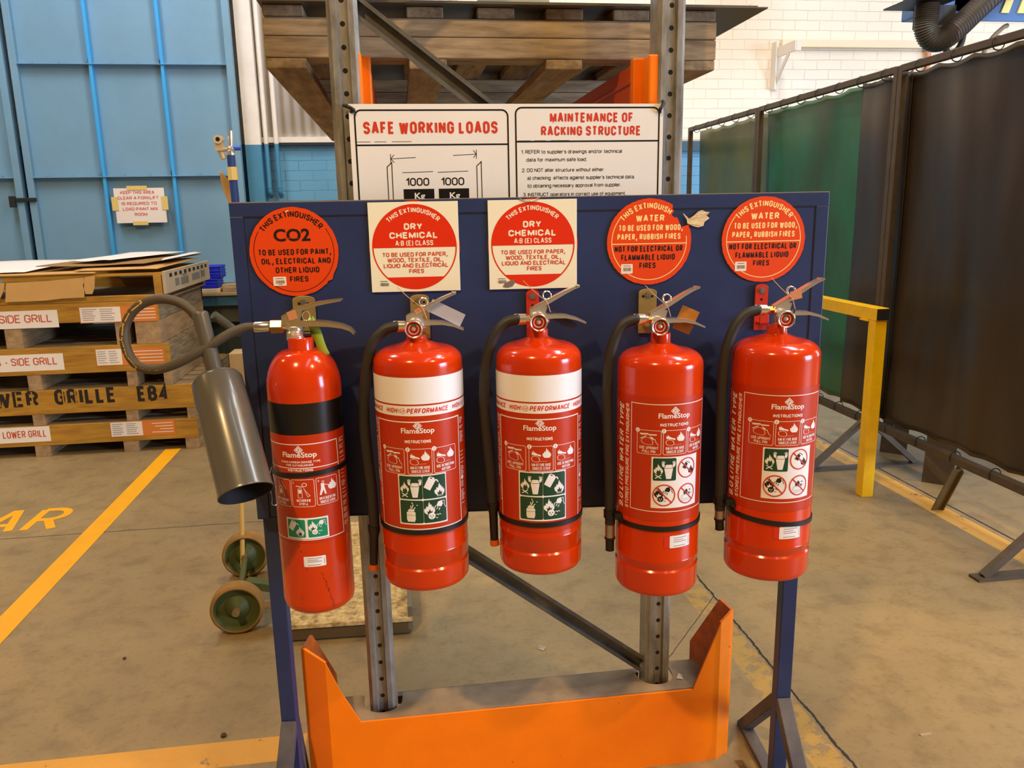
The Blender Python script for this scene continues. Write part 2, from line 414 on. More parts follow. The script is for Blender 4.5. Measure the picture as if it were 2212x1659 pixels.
# ------------------------------------------------------------------ a plain condensed stroke alphabet for the lettering
def _arc(cx, cy, rx, ry, a0, a1, n=7):
    return [(cx + rx * math.cos(math.radians(a0 + (a1 - a0) * k / n)), cy + ry * math.sin(math.radians(a0 + (a1 - a0) * k / n))) for k in range(n + 1)]
def _bowl(y0, y1, x0=0.0, x1=1.0, fl=.5):
    """right hand bowl from the stem at y1 round to the stem at y0"""
    m = (y0 + y1) / 2; r = (y1 - y0) / 2
    return [(x0, y1)] + _arc(fl, m, x1 - fl, r, 90, -90, 9) + [(x0, y0)]
def _o(y0, y1, r=.28):
    return _arc(.5, y1 - r, .5, r, 180, 0, 9) + _arc(.5, y0 + r, .5, r, 0, -180, 9)
XH = .74
GL = {
 'A': (.66, [[(0, 0), (.44, 1), (.56, 1), (1, 0)], [(.17, .30), (.83, .30)]]), 'B': (.60, [_bowl(.52, 1, 0, .94), _bowl(0, .52), [(0, 0), (0, 1)]]),
 'C': (.60, [[(1, .68)] + _arc(.5, .72, .5, .28, 0, 180, 9) + _arc(.5, .28, .5, .28, 180, 360, 9) + [(1, .32)]]), 'D': (.60, [[(0, 0), (0, 1)], [(0, 1), (.45, 1)] + _arc(.45, .70, .55, .30, 90, 0) + _arc(.45, .30, .55, .30, 0, -90) + [(0, 0)]]),
 'E': (.52, [[(1, 1), (0, 1), (0, 0), (1, 0)], [(0, .52), (.88, .52)]]), 'F': (.50, [[(1, 1), (0, 1), (0, 0)], [(0, .50), (.88, .50)]]),
 'G': (.62, [[(1, .70)] + _arc(.5, .72, .5, .28, 0, 180, 9) + _arc(.5, .28, .5, .28, 180, 360, 9) + [(1, .48), (.55, .48)]]), 'H': (.60, [[(0, 0), (0, 1)], [(1, 0), (1, 1)], [(0, .52), (1, .52)]]),
 'I': (.0, [[(.5, 0), (.5, 1)]]), 'J': (.48, [[(1, 1), (1, .25)] + _arc(.5, .25, .5, .25, 0, -180)]), 'K': (.60, [[(0, 0), (0, 1)], [(1, 1), (0, .38)], [(.36, .58), (1, 0)]]), 'L': (.48, [[(0, 1), (0, 0), (1, 0)]]),
 'M': (.78, [[(0, 0), (0, 1)], [(0, 1), (.5, .12), (1, 1)], [(1, 1), (1, 0)]]), 'N': (.62, [[(0, 0), (0, 1)], [(0, 1), (1, 0)], [(1, 0), (1, 1)]]), 'O': (.62, [_o(0, 1) + [(0, .72)]]),
 'P': (.58, [[(0, 0), (0, 1)], _bowl(.44, 1)]), 'Q': (.62, [_o(0, 1) + [(0, .72)], [(.60, .22), (1, -.06)]]), 'R': (.60, [[(0, 0), (0, 1)], _bowl(.48, 1), [(.5, .48), (1, 0)]]),
 'S': (.58, [[(1, .74)] + _arc(.5, .76, .5, .24, 8, 270, 12) + _arc(.5, .26, .5, .26, 90, -172, 12)]), 'T': (.56, [[(0, 1), (1, 1)], [(.5, 1), (.5, 0)]]), 'U': (.60, [[(0, 1), (0, .28)] + _arc(.5, .28, .5, .28, 180, 360, 9) + [(1, 1)]]),
 'V': (.62, [[(0, 1), (.45, 0), (.55, 0), (1, 1)]]), 'W': (.92, [[(0, 1), (.23, 0), (.27, 0), (.47, .84), (.53, .84), (.73, 0), (.77, 0), (1, 1)]]), 'X': (.62, [[(0, 0), (1, 1)], [(0, 1), (1, 0)]]), 'Y': (.62, [[(0, 1), (.5, .45), (1, 1)], [(.5, .45), (.5, 0)]]), 'Z': (.56, [[(0, 1), (1, 1), (0, 0), (1, 0)]]),
 '0': (.56, [_o(0, 1) + [(0, .72)]]), '1': (.26, [[(0, .74), (1, 1), (1, 0)]]), '2': (.56, [_arc(.5, .72, .5, .28, 172, -20, 10) + [(0, 0), (1, 0)]]), '3': (.56, [_arc(.5, .76, .46, .24, 170, -90, 10) + _arc(.5, .26, .5, .26, 90, -170, 10)]),
 '4': (.58, [[(.76, 0), (.76, 1), (0, .28), (1, .28)]]), '5': (.56, [[(.94, 1), (.1, 1), (.04, .5)] + _arc(.5, .31, .5, .31, 110, -165, 10)]), '9': (.56, [_o(.42, 1, .27) + [(0, .72)], [(1, .72), (1, .28)] + _arc(.5, .28, .5, .28, 0, -165)]),
 '.': (.0, [[(.5, -.06), (.5, .075)]]), ',': (.14, [[(1, .13), (0, -.34)]]), ':': (.0, [[(.5, 0), (.5, .10)], [(.5, .52), (.5, .64)]]), "'": (.0, [[(.5, 1), (.5, .74)]]), '(': (.16, [[(1, 1.04), (.2, .78), (0, .45), (.2, .08), (1, -.16)]]), ')': (.16, [[(0, 1.04), (.8, .78), (1, .45), (.8, .08), (0, -.16)]]), '-': (.24, [[(0, .42), (1, .42)]]), '/': (.34, [[(0, -.06), (1, 1.04)]]),
 'a': (.46, [[(.05, XH - .14)] + _arc(.5, XH - .20, .5, .20, 150, 0, 7) + [(1, 0)], _arc(.5, .21, .5, .21, 90, 270, 9) + [(1, .16)], [(1, .42), (.5, .42)]]), 'b': (.48, [[(0, 0), (0, 1)], _bowl(0, XH)]), 'c': (.44, [[(1, XH - .2)] + _arc(.5, XH - .24, .5, .24, 10, 180) + _arc(.5, .24, .5, .24, 180, 350)]),
 'd': (.48, [[(1, 0), (1, 1)], [(1, XH)] + _arc(.5, XH / 2, .5, XH / 2, 90, 270, 9) + [(1, 0)]]), 'e': (.46, [[(0, XH * .52), (1, XH * .52)] + _arc(.5, XH - .26, .5, .26, 0, 180) + _arc(.5, .25, .5, .25, 180, 345)]), 'f': (.26, [[(1, 1)] + _arc(.8, .82, .4, .18, 90, 180, 4) + [(.4, 0)], [(0, XH), (.95, XH)]]),
 'g': (.48, [[(1, XH)] + _arc(.5, XH / 2, .5, XH / 2, 90, 270, 9) + [(1, 0)], [(1, XH), (1, -.10)] + _arc(.5, -.10, .5, .18, 0, -165)]), 'h': (.46, [[(0, 0), (0, 1)], [(0, XH - .24)] + _arc(.5, XH - .24, .5, .24, 180, 0) + [(1, 0)]]), 'i': (.0, [[(.5, 0), (.5, XH)], [(.5, .88), (.5, 1)]]), 'k': (.44, [[(0, 0), (0, 1)], [(1, XH), (0, .28)], [(.36, .44), (1, 0)]]), 'l': (.0, [[(.5, 0), (.5, 1)]]),
 'm': (.78, [[(0, 0), (0, XH)], [(0, XH - .22)] + _arc(.25, XH - .22, .25, .22, 180, 0) + [(.5, 0)], [(.5, XH - .22)] + _arc(.75, XH - .22, .25, .22, 180, 0) + [(1, 0)]]), 'n': (.46, [[(0, 0), (0, XH)], [(0, XH - .24)] + _arc(.5, XH - .24, .5, .24, 180, 0) + [(1, 0)]]), 'o': (.48, [_o(0, XH, .25) + [(0, XH - .25)]]), 'p': (.48, [[(0, -.26), (0, XH)], _bowl(0, XH)]), 'q': (.48, [[(1, -.26), (1, XH)], [(1, XH)] + _arc(.5, XH / 2, .5, XH / 2, 90, 270, 9) + [(1, 0)]]), 'r': (.26, [[(0, 0), (0, XH)], [(0, XH - .28)] + _arc(.9, XH - .28, .9, .28, 180, 90, 5)]),
 's': (.42, [[(1, XH - .18)] + _arc(.5, XH - .185, .5, .185, 10, 270, 9) + _arc(.5, .185, .5, .185, 90, -170, 9)]), 't': (.24, [[(.35, 1), (.35, .14), (.6, 0), (1, 0)], [(0, XH), (1, XH)]]), 'u': (.46, [[(0, XH), (0, .24)] + _arc(.5, .24, .5, .24, 180, 360), [(1, XH), (1, 0)]]), 'v': (.46, [[(0, XH), (.45, 0), (.55, 0), (1, XH)]]), 'w': (.72, [[(0, XH), (.25, 0), (.5, XH * .9), (.75, 0), (1, XH)]]), 'x': (.46, [[(0, 0), (1, XH)], [(0, XH), (1, 0)]]), 'y': (.46, [[(0, XH), (.52, .02)], [(1, XH), (.4, -.26), (.1, -.26)]]),
 '2m': (.1, []),
}
class Flat:
    """2D shapes in u (right), v (up); layers keep print on top of its ground"""
    def __init__(s): s.bm = bmesh.new(); s.tf = None; s.n = 0
    def _put(s, vs, fs, m, layer, ramp=0):
        if s.tf: vs = [s.tf(*p) for p in vs]
        s.n += 1; lift = layer + .05 * (s.n % 8)
        bv = [s.bm.verts.new((p[0], p[1], lift + (.004 * (i % ramp) if ramp else 0))) for i, p in enumerate(vs)]
        for f in fs:
            if len(set(f)) < 3: continue
            ar = sum(vs[f[i - 1]][0] * vs[f[i]][1] - vs[f[i]][0] * vs[f[i - 1]][1] for i in range(len(f)))
            if ar < 0: f = tuple(f)[::-1]
            try: fc = s.bm.faces.new([bv[i] for i in f]); fc.material_index = m
            except ValueError: pass
    def poly(s, pts, m=0, layer=0):
        tr = tessellate_polygon([[Vector((p[0], p[1], 0)) for p in pts]])
        s._put(pts, [tuple(t) for t in tr], m, layer)
    def rect(s, u0, v0, u1, v1, m=0, layer=0): s._put([(u0, v0), (u1, v0), (u1, v1), (u0, v1)], [(0, 1, 2, 3)], m, layer)
    def rrect(s, u0, v0, u1, v1, r, m=0, layer=0): s.poly(rr_pts(u0, v0, u1, v1, r), m, layer)
    def loop(s, pts, wd, m=0, layer=0, closed=True):
        """stroke along a point list (mitred)"""
        n = len(pts); P = [Vector(p) for p in pts]; out = []
        for i in range(n):
            a = P[i - 1] if (i > 0 or closed) else P[0]; b = P[(i + 1) % n] if (i < n - 1 or closed) else P[-1]
            d1 = (P[i] - a); d2 = (b - P[i])
            if d1.length < 1e-9: d1 = d2
            if d2.length < 1e-9: d2 = d1
            d1 = d1.normalized(); d2 = d2.normalized()
            t = (d1 + d2); t = t.normalized() if t.length > 1e-6 else d1
            nn = Vector((-t.y, t.x)); c = max(.35, nn.dot(Vector((-d1.y, d1.x))))
            out.append((P[i] + nn * (wd / 2 / c), P[i] - nn * (wd / 2 / c)))
        vs = [tuple(o[0]) for o in out] + [tuple(o[1]) for o in out]
        fs = [(i, (i + 1) % n, n + (i + 1) % n, n + i) for i in range(n if closed else n - 1)]
        s._put(vs, fs, m, layer, n)
    def frame(s, u0, v0, u1, v1, wd, m=0, layer=0, r=0):
        s.loop(rr_pts(u0, v0, u1, v1, r) if r else [(u0, v0), (u1, v0), (u1, v1), (u0, v1)], wd, m, layer)
    def disc(s, cx, cy, r, m=0, layer=0, n=40): s._put([(cx + r * math.cos(2 * PI * k / n), cy + r * math.sin(2 * PI * k / n)) for k in range(n)], [tuple(range(n))], m, layer)
    def arc(s, cx, cy, r, a0, a1, wd, m=0, layer=0, n=48):
        s.loop([(cx + r * math.cos(a0 + (a1 - a0) * k / n), cy + r * math.sin(a0 + (a1 - a0) * k / n)) for k in range(n + 1)], wd, m, layer, closed=False)
    def ring(s, cx, cy, r, wd, m=0, layer=0, n=48): s.loop([(cx + r * math.cos(2 * PI * k / n), cy + r * math.sin(2 * PI * k / n)) for k in range(n)], wd, m, layer)
    def ftext(s, t, u0, u1, v, h, m=0, layer=1, bold=0.0, shear=0.0, rot=0):
        """text from u0 to u1 on baseline v with capitals h high"""
        vs, fs = text_mesh(t, bold); hi, lo = capheight(bold)
        x0 = min(p[0] for p in vs); x1 = max(p[0] for p in vs); sx = (u1 - u0) / (x1 - x0); sy = h / (hi - lo)
        if rot == 0: pts = [(u0 + (x - x0) * sx + shear * (y - lo) * sy, v + (y - lo) * sy) for x, y in vs]
        else: pts = [(v - (y - lo) * sy, u0 + (x - x0) * sx + shear * (y - lo) * sy) for x, y in vs]   # reading upwards; u0,u1 run along v
        s._put(pts, fs, m, layer)
    def strokes(s, t, width, h, wt):
        """centre lines of a line of text, width wide and h high, with pen width wt * h"""
        pen = wt * h; gap = pen * .48 + .03 * h; units = 0.0; fixed = 0.0
        for i, ch in enumerate(t):
            if ch == ' ': units += .26
            else: units += GL[ch][0]; fixed += pen
            if i: fixed += gap
        k = (width - fixed) / units if units else 0.0
        if k < .15 * h: k = .15 * h
        x = 0.0; out = []
        for i, ch in enumerate(t):
            if i: x += gap
            if ch == ' ': x += .26 * k; continue
            gw = GL[ch][0] * k
            for st in GL[ch][1]: out.append([(x + pen / 2 + q[0] * gw, pen / 2 + q[1] * (h - pen)) for q in st])
            x += gw + pen
        return out, pen, x
    def text(s, t, u0, u1, v, h, m=0, layer=1, wt=.15, shear=0.0, rot=0):
        out, pen, wd = s.strokes(t, u1 - u0, h, wt); fx = (u1 - u0) / wd
        for st in out:
            if rot == 0: P = [(u0 + x * fx + shear * y, v + y) for x, y in st]
            else: P = [(v - y, u0 + x * fx + shear * y) for x, y in st]
            s.loop(P, pen, m, layer, closed=False)
    def arctext(s, t, cx, cy, r, a0, a1, h, m=0, layer=1, wt=.15):
        """letters on a circle, baseline radius r, from a0 to a1 degrees measured clockwise from the top"""
        out, pen, wd = s.strokes(t, math.radians(a1 - a0) * (r + h * .4), h, wt)
        for st in out:
            Q = []
            for i in range(len(st) - 1):
                n = 3
                for k in range(n): Q.append((st[i][0] + (st[i + 1][0] - st[i][0]) * k / n, st[i][1] + (st[i + 1][1] - st[i][1]) * k / n))
            Q.append(st[-1]); P = []
            for x, y in Q:
                a = math.radians(a0 + (a1 - a0) * x / wd); P.append((cx + (r + y) * math.sin(a), cy + (r + y) * math.cos(a)))
            s.loop(P, pen, m, layer, closed=False)
    def build(s, name, mats, parent, fn, cuts=None, normal=None):
        bm = s.bm
        if cuts:
            u0 = min(v.co.x for v in bm.verts); u1 = max(v.co.x for v in bm.verts)
            k = math.ceil(u0 / cuts)
            while k * cuts < u1:
                g = bm.verts[:] + bm.edges[:] + bm.faces[:]
                bmesh.ops.bisect_plane(bm, geom=g, dist=1e-7, plane_co=(k * cuts, 0, 0), plane_no=(1, 0, 0)); k += 1
        nrm = []
        for v in bm.verts:
            u, vv, l = v.co
            nrm.append(normal(u, vv) if normal else None)
            v.co = fn(u, vv, l)
        me = bpy.data.meshes.new(name); bm.to_mesh(me); bm.free()
        for mm in mats: me.materials.append(mm)
        if normal:
            me.polygons.foreach_set('use_smooth', [True] * len(me.polygons))
            me.normals_split_custom_set_from_vertices(nrm)
        o = bpy.data.objects.new(name, me); COL.objects.link(o)
        if parent is not None: o.parent = parent
        return o
def rr_pts(u0, v0, u1, v1, r, n=5):
    pts = []
    for cx, cy, a in ((u1 - r, v1 - r, 0), (u0 + r, v1 - r, PI / 2), (u0 + r, v0 + r, PI), (u1 - r, v0 + r, 1.5 * PI)):
        for k in range(n + 1):
            t = a + PI / 2 * k / n; pts.append((cx + r * math.cos(t), cy + r * math.sin(t)))
    return pts
def crop(x0, y0, s): return lambda x, y: ((x - x0) * s, -(y - y0) * s)

# empties whose parts are written in world coordinates
WORLD = {}
_old_build = MB.build
def _build(s, name, mats, parent=None, **k):
    o = _old_build(s, name, mats, parent, **k)
    if parent is not None and parent.name in WORLD: o.matrix_parent_inverse = WORLD[parent.name]
    return o
MB.build = _build
_old_fb = Flat.build
def _fbuild(s, name, mats, parent, fn, **k):
    o = _old_fb(s, name, mats, parent, fn, **k)
    if parent is not None and parent.name in WORLD: o.matrix_parent_inverse = WORLD[parent.name]
    return o
Flat.build = _fbuild
def wthing(name, label, cat, loc, group=None):
    o = thing(name, label, cat, loc, 0, group)
    WORLD[o.name] = Matrix.Translation(loc).inverted()
    return o

# ================================================================== the hall
floor_m = floor_material()
fl = struct(MB().box(-8.5, 9.5, -9, 7.6, -0.2, 0).build('floor', floor_m))
brick_w = brick_material('white_painted_brick', (244, 232, 214), (206, 190, 168))
brick_b = brick_material('blue_painted_brick', (96, 158, 200), (70, 116, 150))
wb = MB(); wb.box(-8.5, 9.5, 7.4, 7.6, 2.115, 6.6, 0); wb.box(-8.5, 9.5, 7.4, 7.6, 0, 2.115, 1)
struct(wb.build('wall_back', [brick_w, brick_b]))
grey_wall = mat('hall_wall', (150, 138, 122), 0.7)
struct(MB().box(-8.7, -8.5, -9, 7.6, 0, 6.6).build('wall_left', grey_wall))
struct(MB().box(9.5, 9.7, -9, 7.6, 0, 6.6).build('wall_right', grey_wall))
struct(MB().box(-8.7, 9.7, -9.2, -9, 0, 6.6).build('wall_front', grey_wall))
struct(MB().box(-8.7, 9.7, -9.2, 7.6, 6.6, 6.75).build('ceiling', mat('ceiling_sheet', (150, 144, 134), 0.8)))

# corrugated cladding over the brick dado, its white bottom rail and black flashing
def corr(u, v):
    x = -1.16 + 1.75 * u; return (x, 7.372 + .012 * math.sin(2 * PI * x / .082), 2.165 + 4.3 * v)
struct(MB().sheet(corr, 260, 1).build('trim_1', white_p, smooth=60, solid=.004))
struct(MB().box(-1.16, .6, 7.35, 7.4, 2.122, 2.168).build('trim_2', white_p))
struct(MB().box(-1.16, .6, 7.345, 7.4, 2.098, 2.122).build('trim_3', dk))
pil = MB(); pil.box(-1.265, -1.135, 7.27, 7.4, 2.10, 6.5, 0); pil.box(-1.265, -1.135, 7.27, 7.4, 0, 2.10, 1)
struct(pil.build('trim_4', [white_p, wall_blue2]))
struct(MB().box(.6, 9.5, 7.385, 7.4, 2.112, 2.128).build('trim_5', mat('dado_line', (186, 168, 146), .6)))
struct(MB().box(1.9, 9.5, 7.36, 7.4, 2.02, 2.11).build('trim_6', teal))
# two sliding doors of blue sheet on angle iron
def sliding_door(name, x0, x1, ribs, y=7.2):
    d = struct(MB().box(x0, x1, y, y + .02, .03, 4.6).build(name, door_b))
    b = MB()
    for xs in ((x0, x0 + .055), (x1 - .055, x1)): b.box(xs[0], xs[1], y - .05, y, .03, 4.6)
    b.build('stile', door_b, d, bevel=.004)
    for xr in ribs:
        r = MB(); r.box(xr - .022, xr + .022, y - .006, y, .05, 4.5); r.box(xr - .003, xr + .022, y - .05, y - .006, .05, 4.5)
        r.build('rib', rib_b, d)
    for z in (.95, 1.843, 2.721, 3.6):
        r = MB(); r.box(x0 + .055, x1 - .055, y - .006, y, z, z + .045); r.box(x0 + .055, x1 - .055, y - .062, y - .006, z - .002, z + .004)
        for k in range(8):
            xx = x0 + .15 + (x1 - x0 - .3) * k / 7; r.cyl((xx, y - .012, z + .024), (xx, y, z + .024), .010, seg=8)
        r.build('rail', door_b, d)
    return d
sliding_door('door_1', -2.995, -1.285, (-2.40, -1.85))
d2 = sliding_door('door_2', -4.75, -3.035, (-4.18, -3.6))
hs = MB(); hs.box(-3.11, -2.93, 7.13, 7.148, 1.655, 1.685); hs.box(-3.135, -3.09, 7.115, 7.15, 1.61, 1.70)
hs.build('hasp', dk, d2, bevel=.004)
for k, x in enumerate((-1.098, -1.012)):
    c = MB(); c.cyl((x, 7.33, 2.11), (x, 7.33, 6.3), .02, seg=14, m=0)
    c.cyl((x, 7.33, 2.11), (x, 7.33, 1.74), .02, seg=14, m=1)
    c.tube([(x, 7.33, 1.74), (x, 7.34, 1.70), (x, 7.40, 1.68)], .02, m=1)
    o = c.build('wall_conduit', [white_p, wall_blue2], smooth=40)
    tag(o, ('left one' if k == 0 else 'right one') + ' of two thin vertical pipes painted white over blue beside the blue door', 'pipe', 'pipes on the back wall')

# notice taped on the blue door
nt_ = wthing('paper_notice', 'white paper notice with red lettering taped to the blue sliding door', 'notice', (-2.13, 7.138, 1.46))
f = Flat(); f.rect(-2.327, 1.467, -1.928, 1.75, 0, 0)
for t, u0, u1, v in (('KEEP THIS AREA', -2.275, -2.005, 1.702), ('CLEAR A FORKLIFT', -2.30, -1.975, 1.658), ('IS REQUIRED TO', -2.275, -1.995, 1.613), ('LOAD PAINT MIX', -2.27, -1.99, 1.568), ('ROOM', -2.18, -2.08, 1.524)):
    f.text(t, u0, u1, v, .026, 1, 1, .17)
f.build('sheet', [paper, mat('notice_red', (214, 92, 84), .6)], nt_, lambda u, v, l: (u, 7.136 - .0015 * l, v))
for q in ((-2.22, -2.06, 1.735, 1.768), (-2.2, -2.08, 1.448, 1.48), (-2.35, -2.30, 1.57, 1.68), (-1.955, -1.905, 1.57, 1.68)): MB().box(q[0], q[1], 7.131, 7.134, q[2], q[3]).build('tape', tape_m, nt_)
MB().box(-2.32, -1.93, 7.1375, 7.15, 1.47, 1.745).build('backing', card, nt_)

# floor lettering and painted line
mk = Flat(); mk.rect(-1.605, -8, -1.505, 5.32, 0, 0)
mk.text('CLEAR', -2.72, -1.768, 3.965, .32, 0, 0, .13)
mo = mk.build('floor_marking', [mark_y], fl, lambda u, v, l: (u, v, .0012 + .0004 * l))

# steel bracket with arm and a square duct on the white brick wall
br = MB(); br.box(3.50, 3.515, 7.31, 7.4, 2.56, 2.98); br.box(3.515, 3.565, 7.385, 7.4, 2.56, 2.98); br.box(3.515, 3.53, 6.98, 7.39, 2.835, 2.925); br.box(3.53, 3.575, 6.98, 6.992, 2.835, 2.925); br.box(3.53, 3.575, 6.992, 7.38, 2.913, 2.925)
br.bar((3.522, 7.36, 2.60), (3.522, 7.10, 2.84), .012, .045)
tag(br.build('wall_bracket', white_p, bevel=.004), 'white painted steel arm bracket bolted high on the white brick wall', 'bracket')
tag(MB().box(3.575, 6.2, 7.34, 7.4, 2.935, 3.0).build('cable_duct', mat('duct_cream', (238, 222, 192), .5), bevel=.004), 'long cream square duct running level along the white brick wall', 'duct')
tag(MB().cyl((5.05, 7.36, 0), (5.05, 7.36, 2.93), .025, seg=12).build('copper_pipe', cop, smooth=40), 'upright copper coloured pipe on the white wall behind the black hose', 'pipe')

# ================================================================== welding screens on the right
def screen(y0, y1, label, feet, lean=None):
    X = 2.62
    t = wthing('welding_screen_frame', label, 'screen frame', (X, (y0 + y1) / 2, 0), 'welding screen frames')
    MB().bar((X, y0, 2.185), (X, y1, 2.185), .035, .035).build('top_rail', fr_brown, t, bevel=.003)
    MB().bar((X, y0, .285), (X, y1, .285), .04, .04).build('bottom_rail', fr_brown, t, bevel=.003)
    for y in (y0, y1): MB().box(X - .018, X + .018, y - .018, y + .018, .28, 2.20).build('post', fr_brown, t, bevel=.003)
    for y in feet:
        b = MB(); b.box(X - .37, X + .37, y - .03, y + .03, 0, .012)
        b.bar((X - .33, y, .012), (X, y, .30), .03, .03); b.bar((X + .33, y, .012), (X, y, .30), .03, .03); b.box(X - .02, X + .02, y - .02, y + .02, .01, .3)
        b.build('foot', fr_brown, t)
    n = max(3, int((y1 - y0) / .23))
    for k in range(n):
        y = y0 + (y1 - y0) * (k + .5) / n
        for z in (2.185, .285):
            up = -.012 if z > 1 else .012
            MB().tube([(X + .004 + .030 * math.cos(a), y, z + up * .6 + .030 * math.sin(a)) for a in [2 * PI * q / 10 for q in range(10)]], .0026, seg=6, closed=True, smooth=2).build('tie', dk, t)
    return t
screen(5.71, 7.08, 'brown welding screen frame furthest back, ending at its corner post by the rack', (7.0,))
screen(4.05, 5.67, 'brown welding screen frame in the middle, behind the yellow barrier', (4.09,))
screen(2.42, 4.01, 'brown welding screen frame nearest the camera at the right edge', (2.69,))
def curtain(y0, y1, m, label, seed, zt=2.176, zb=.31, dx=0.0, amp=.012, scal=.016):
    rd = random.Random(seed); ph = [rd.uniform(0, 6.3) for _ in range(8)]; kk = [rd.uniform(1.5, 10) for _ in range(8)]; am = [rd.uniform(.2, 1) for _ in range(8)]
    n = max(2, int((y1 - y0) / .23)); kd = [rd.uniform(-2.6, 2.6) for _ in range(8)]
    def fn(u, v):
        y = y0 + (y1 - y0) * u
        wv = sum(am[i] * math.sin(kk[i] * y + ph[i] + kd[i] * v * 2.2) for i in range(8)) / 3
        loc = math.sin(5 * v + 2.2 * y + ph[0]) * .004
        sag = abs(math.sin(PI * u * n))
        z = zb + (zt - zb) * v
        e = v ** 6; e2 = (1 - v) ** 6
        z -= e * sag * scal * rd2[min(len(rd2) - 1, int(u * n))]; z += e2 * sag * scal * .8
        return (2.672 + dx + wv * amp * (1 - .55 * e - .4 * e2) + loc + .02 * math.sin(PI * v) * abs(math.sin(ph[1])), y, z)
    rd2 = [rd.uniform(.1, 1.2) for _ in range(n + 1)]
    o = MB().sheet(fn, max(20, int((y1 - y0) * 70)), 56).build('welding_curtain', m, smooth=80, solid=.002)
    return tag(o, label, 'curtain', 'vinyl welding curtains')
curtain(5.60, 7.12, cur_o, 'olive green vinyl curtain in the furthest screen, glossy where it creases', 3, dx=.055)
curtain(4.36, 5.70, cur_g, 'green vinyl curtain in the middle screen, above the yellow barrier', 5, dx=.016)
curtain(3.99, 4.44, cur_k, 'narrow black vinyl strip beside the green curtain, left of the post', 8, dx=-.010, amp=.004)
curtain(2.30, 4.05, cur_k, 'wide black vinyl curtain in the nearest screen at the right edge', 11, amp=.016)
# steel prop leaning under the near screen and a bench behind the screens
pr = MB(); pr.bar((2.60, 3.41, 0), (2.60, 3.29, .25), .055, .006); pr.bar((2.625, 3.42, 0), (2.625, 3.30, .25), .006, .05)
tag(pr.build('steel_prop', mat('prop_steel', (104, 84, 46), .5, var=.3, vscale=12)), 'short leaning angle iron prop under the bottom rail of the near screen', 'prop')
wb_ = wthing('steel_bench', 'brown steel bench standing behind the black curtain, only its leg showing', 'bench', (3.3, 3.9, 0))
MB().box(2.8, 3.8, 3.55, 4.35, .86, .9).build('top', fr_brown, wb_)
for x, y in ((2.85, 3.75), (3.75, 3.62), (3.75, 4.3), (2.95, 4.3)):
    MB().add([(x - .06, y + .05, 0), (x + .05, y - .05, 0), (x - .03, y + .05, .86), (x + .08, y - .05, .86), (x - .05, y + .06, 0), (x + .06, y - .04, 0), (x - .02, y + .06, .86), (x + .09, y - .04, .86)],
             [(0, 1, 3, 2), (4, 6, 7, 5), (0, 4, 5, 1), (2, 3, 7, 6), (0, 2, 6, 4), (1, 5, 7, 3)]).build('leg', fr_brown, wb_)

# yellow square tube barrier
yb = wthing('safety_barrier', 'yellow square tube barrier standing in front of the green curtain', 'barrier', (2.37, 4.3, 0))
bm_ = MB(); bm_.box(2.335, 2.402, 3.63, 5.0, .932, .995); bm_.build('top_rail', yellow, yb, bevel=.003)
MB().box(2.337, 2.400, 3.626, 3.634, .935, .992).build('end_cap', mat('cap_black', (30, 26, 22), .5), yb)
for y in (3.668, 4.93): MB().box(2.337, 2.400, y - .031, y + .031, 0, .932).build('post', yellow, yb, bevel=.003)
MB().box(2.325, 2.41, 3.69, 3.76, .924, .932).build('weld_plate', yellow, yb)

# fume extractor over the screens
fx = wthing('fume_extractor', 'black flexible fume hose looping from a blue overhead extractor arm', 'fume extractor', (4.0, 5.5, 2.56))
hp = [(3.735, 5.5, 2.86), (3.735, 5.5, 2.78), (3.74, 5.5, 2.70), (3.79, 5.5, 2.635), (3.88, 5.5, 2.64), (3.99, 5.5, 2.72), (4.10, 5.5, 2.82), (4.25, 5.5, 2.95), (4.45, 5.5, 3.1)]
MB().tube(hp, lambda t: .076 + .005 * math.sin(t * 330), seg=24, smooth=26).build('hose', duct_k, fx, smooth=80)
h_ = MB(); h_.add([(3.56, 5.42, 2.875), (3.90, 5.42, 2.875), (3.90, 5.75, 2.875), (3.56, 5.75, 2.875), (3.56, 5.42, 2.885), (3.90, 5.42, 2.885), (3.90, 5.75, 2.885), (3.56, 5.75, 2.885)], [(0, 1, 2, 3), (4, 5, 6, 7), (0, 1, 5, 4), (1, 2, 6, 5), (2, 3, 7, 6), (3, 0, 4, 7)])
h_.box(3.78, 4.0, 5.56, 5.72, 2.74, 2.875); h_.build('hopper', mat('hopper_black', (34, 28, 22), .5), fx)
MB().box(3.80, 4.25, 5.58, 5.9, 2.83, 3.4).build('fan_box', ext_b, fx, bevel=.01)
bm2 = MB(); bm2.box(4.0, 5.6, 5.58, 5.70, 2.80, 2.95); bm2.box(4.0, 5.6, 5.57, 5.58, 2.775, 2.80); bm2.build('arm', ext_b, fx)
hz = MB()
for k in range(5):
    x = 4.36 + k * .13; hz.add([(x, 5.566, 2.83), (x + .06, 5.566, 2.83), (x + .09, 5.566, 2.92), (x + .03, 5.566, 2.92), (x, 5.582, 2.83), (x + .06, 5.582, 2.83), (x + .09, 5.582, 2.92), (x + .03, 5.582, 2.92)], [(0, 1, 2, 3), (4, 7, 6, 5), (0, 4, 5, 1), (2, 6, 7, 3), (1, 5, 6, 2), (0, 3, 7, 4)])
hz.build('hazard_stripe', pale_y, fx)
tag(MB().tube([(4.04, 5.62, 2.752), (3.97, 5.61, 2.66), (4.0, 5.60, 2.56), (4.08, 5.60, 2.60), (4.11, 5.61, 2.70), (4.09, 5.62, 2.752)], .022, seg=10).build('hanging_cable', duct_k, smooth=60), 'thick black cable hanging in a loop beside the fume hose', 'cable')
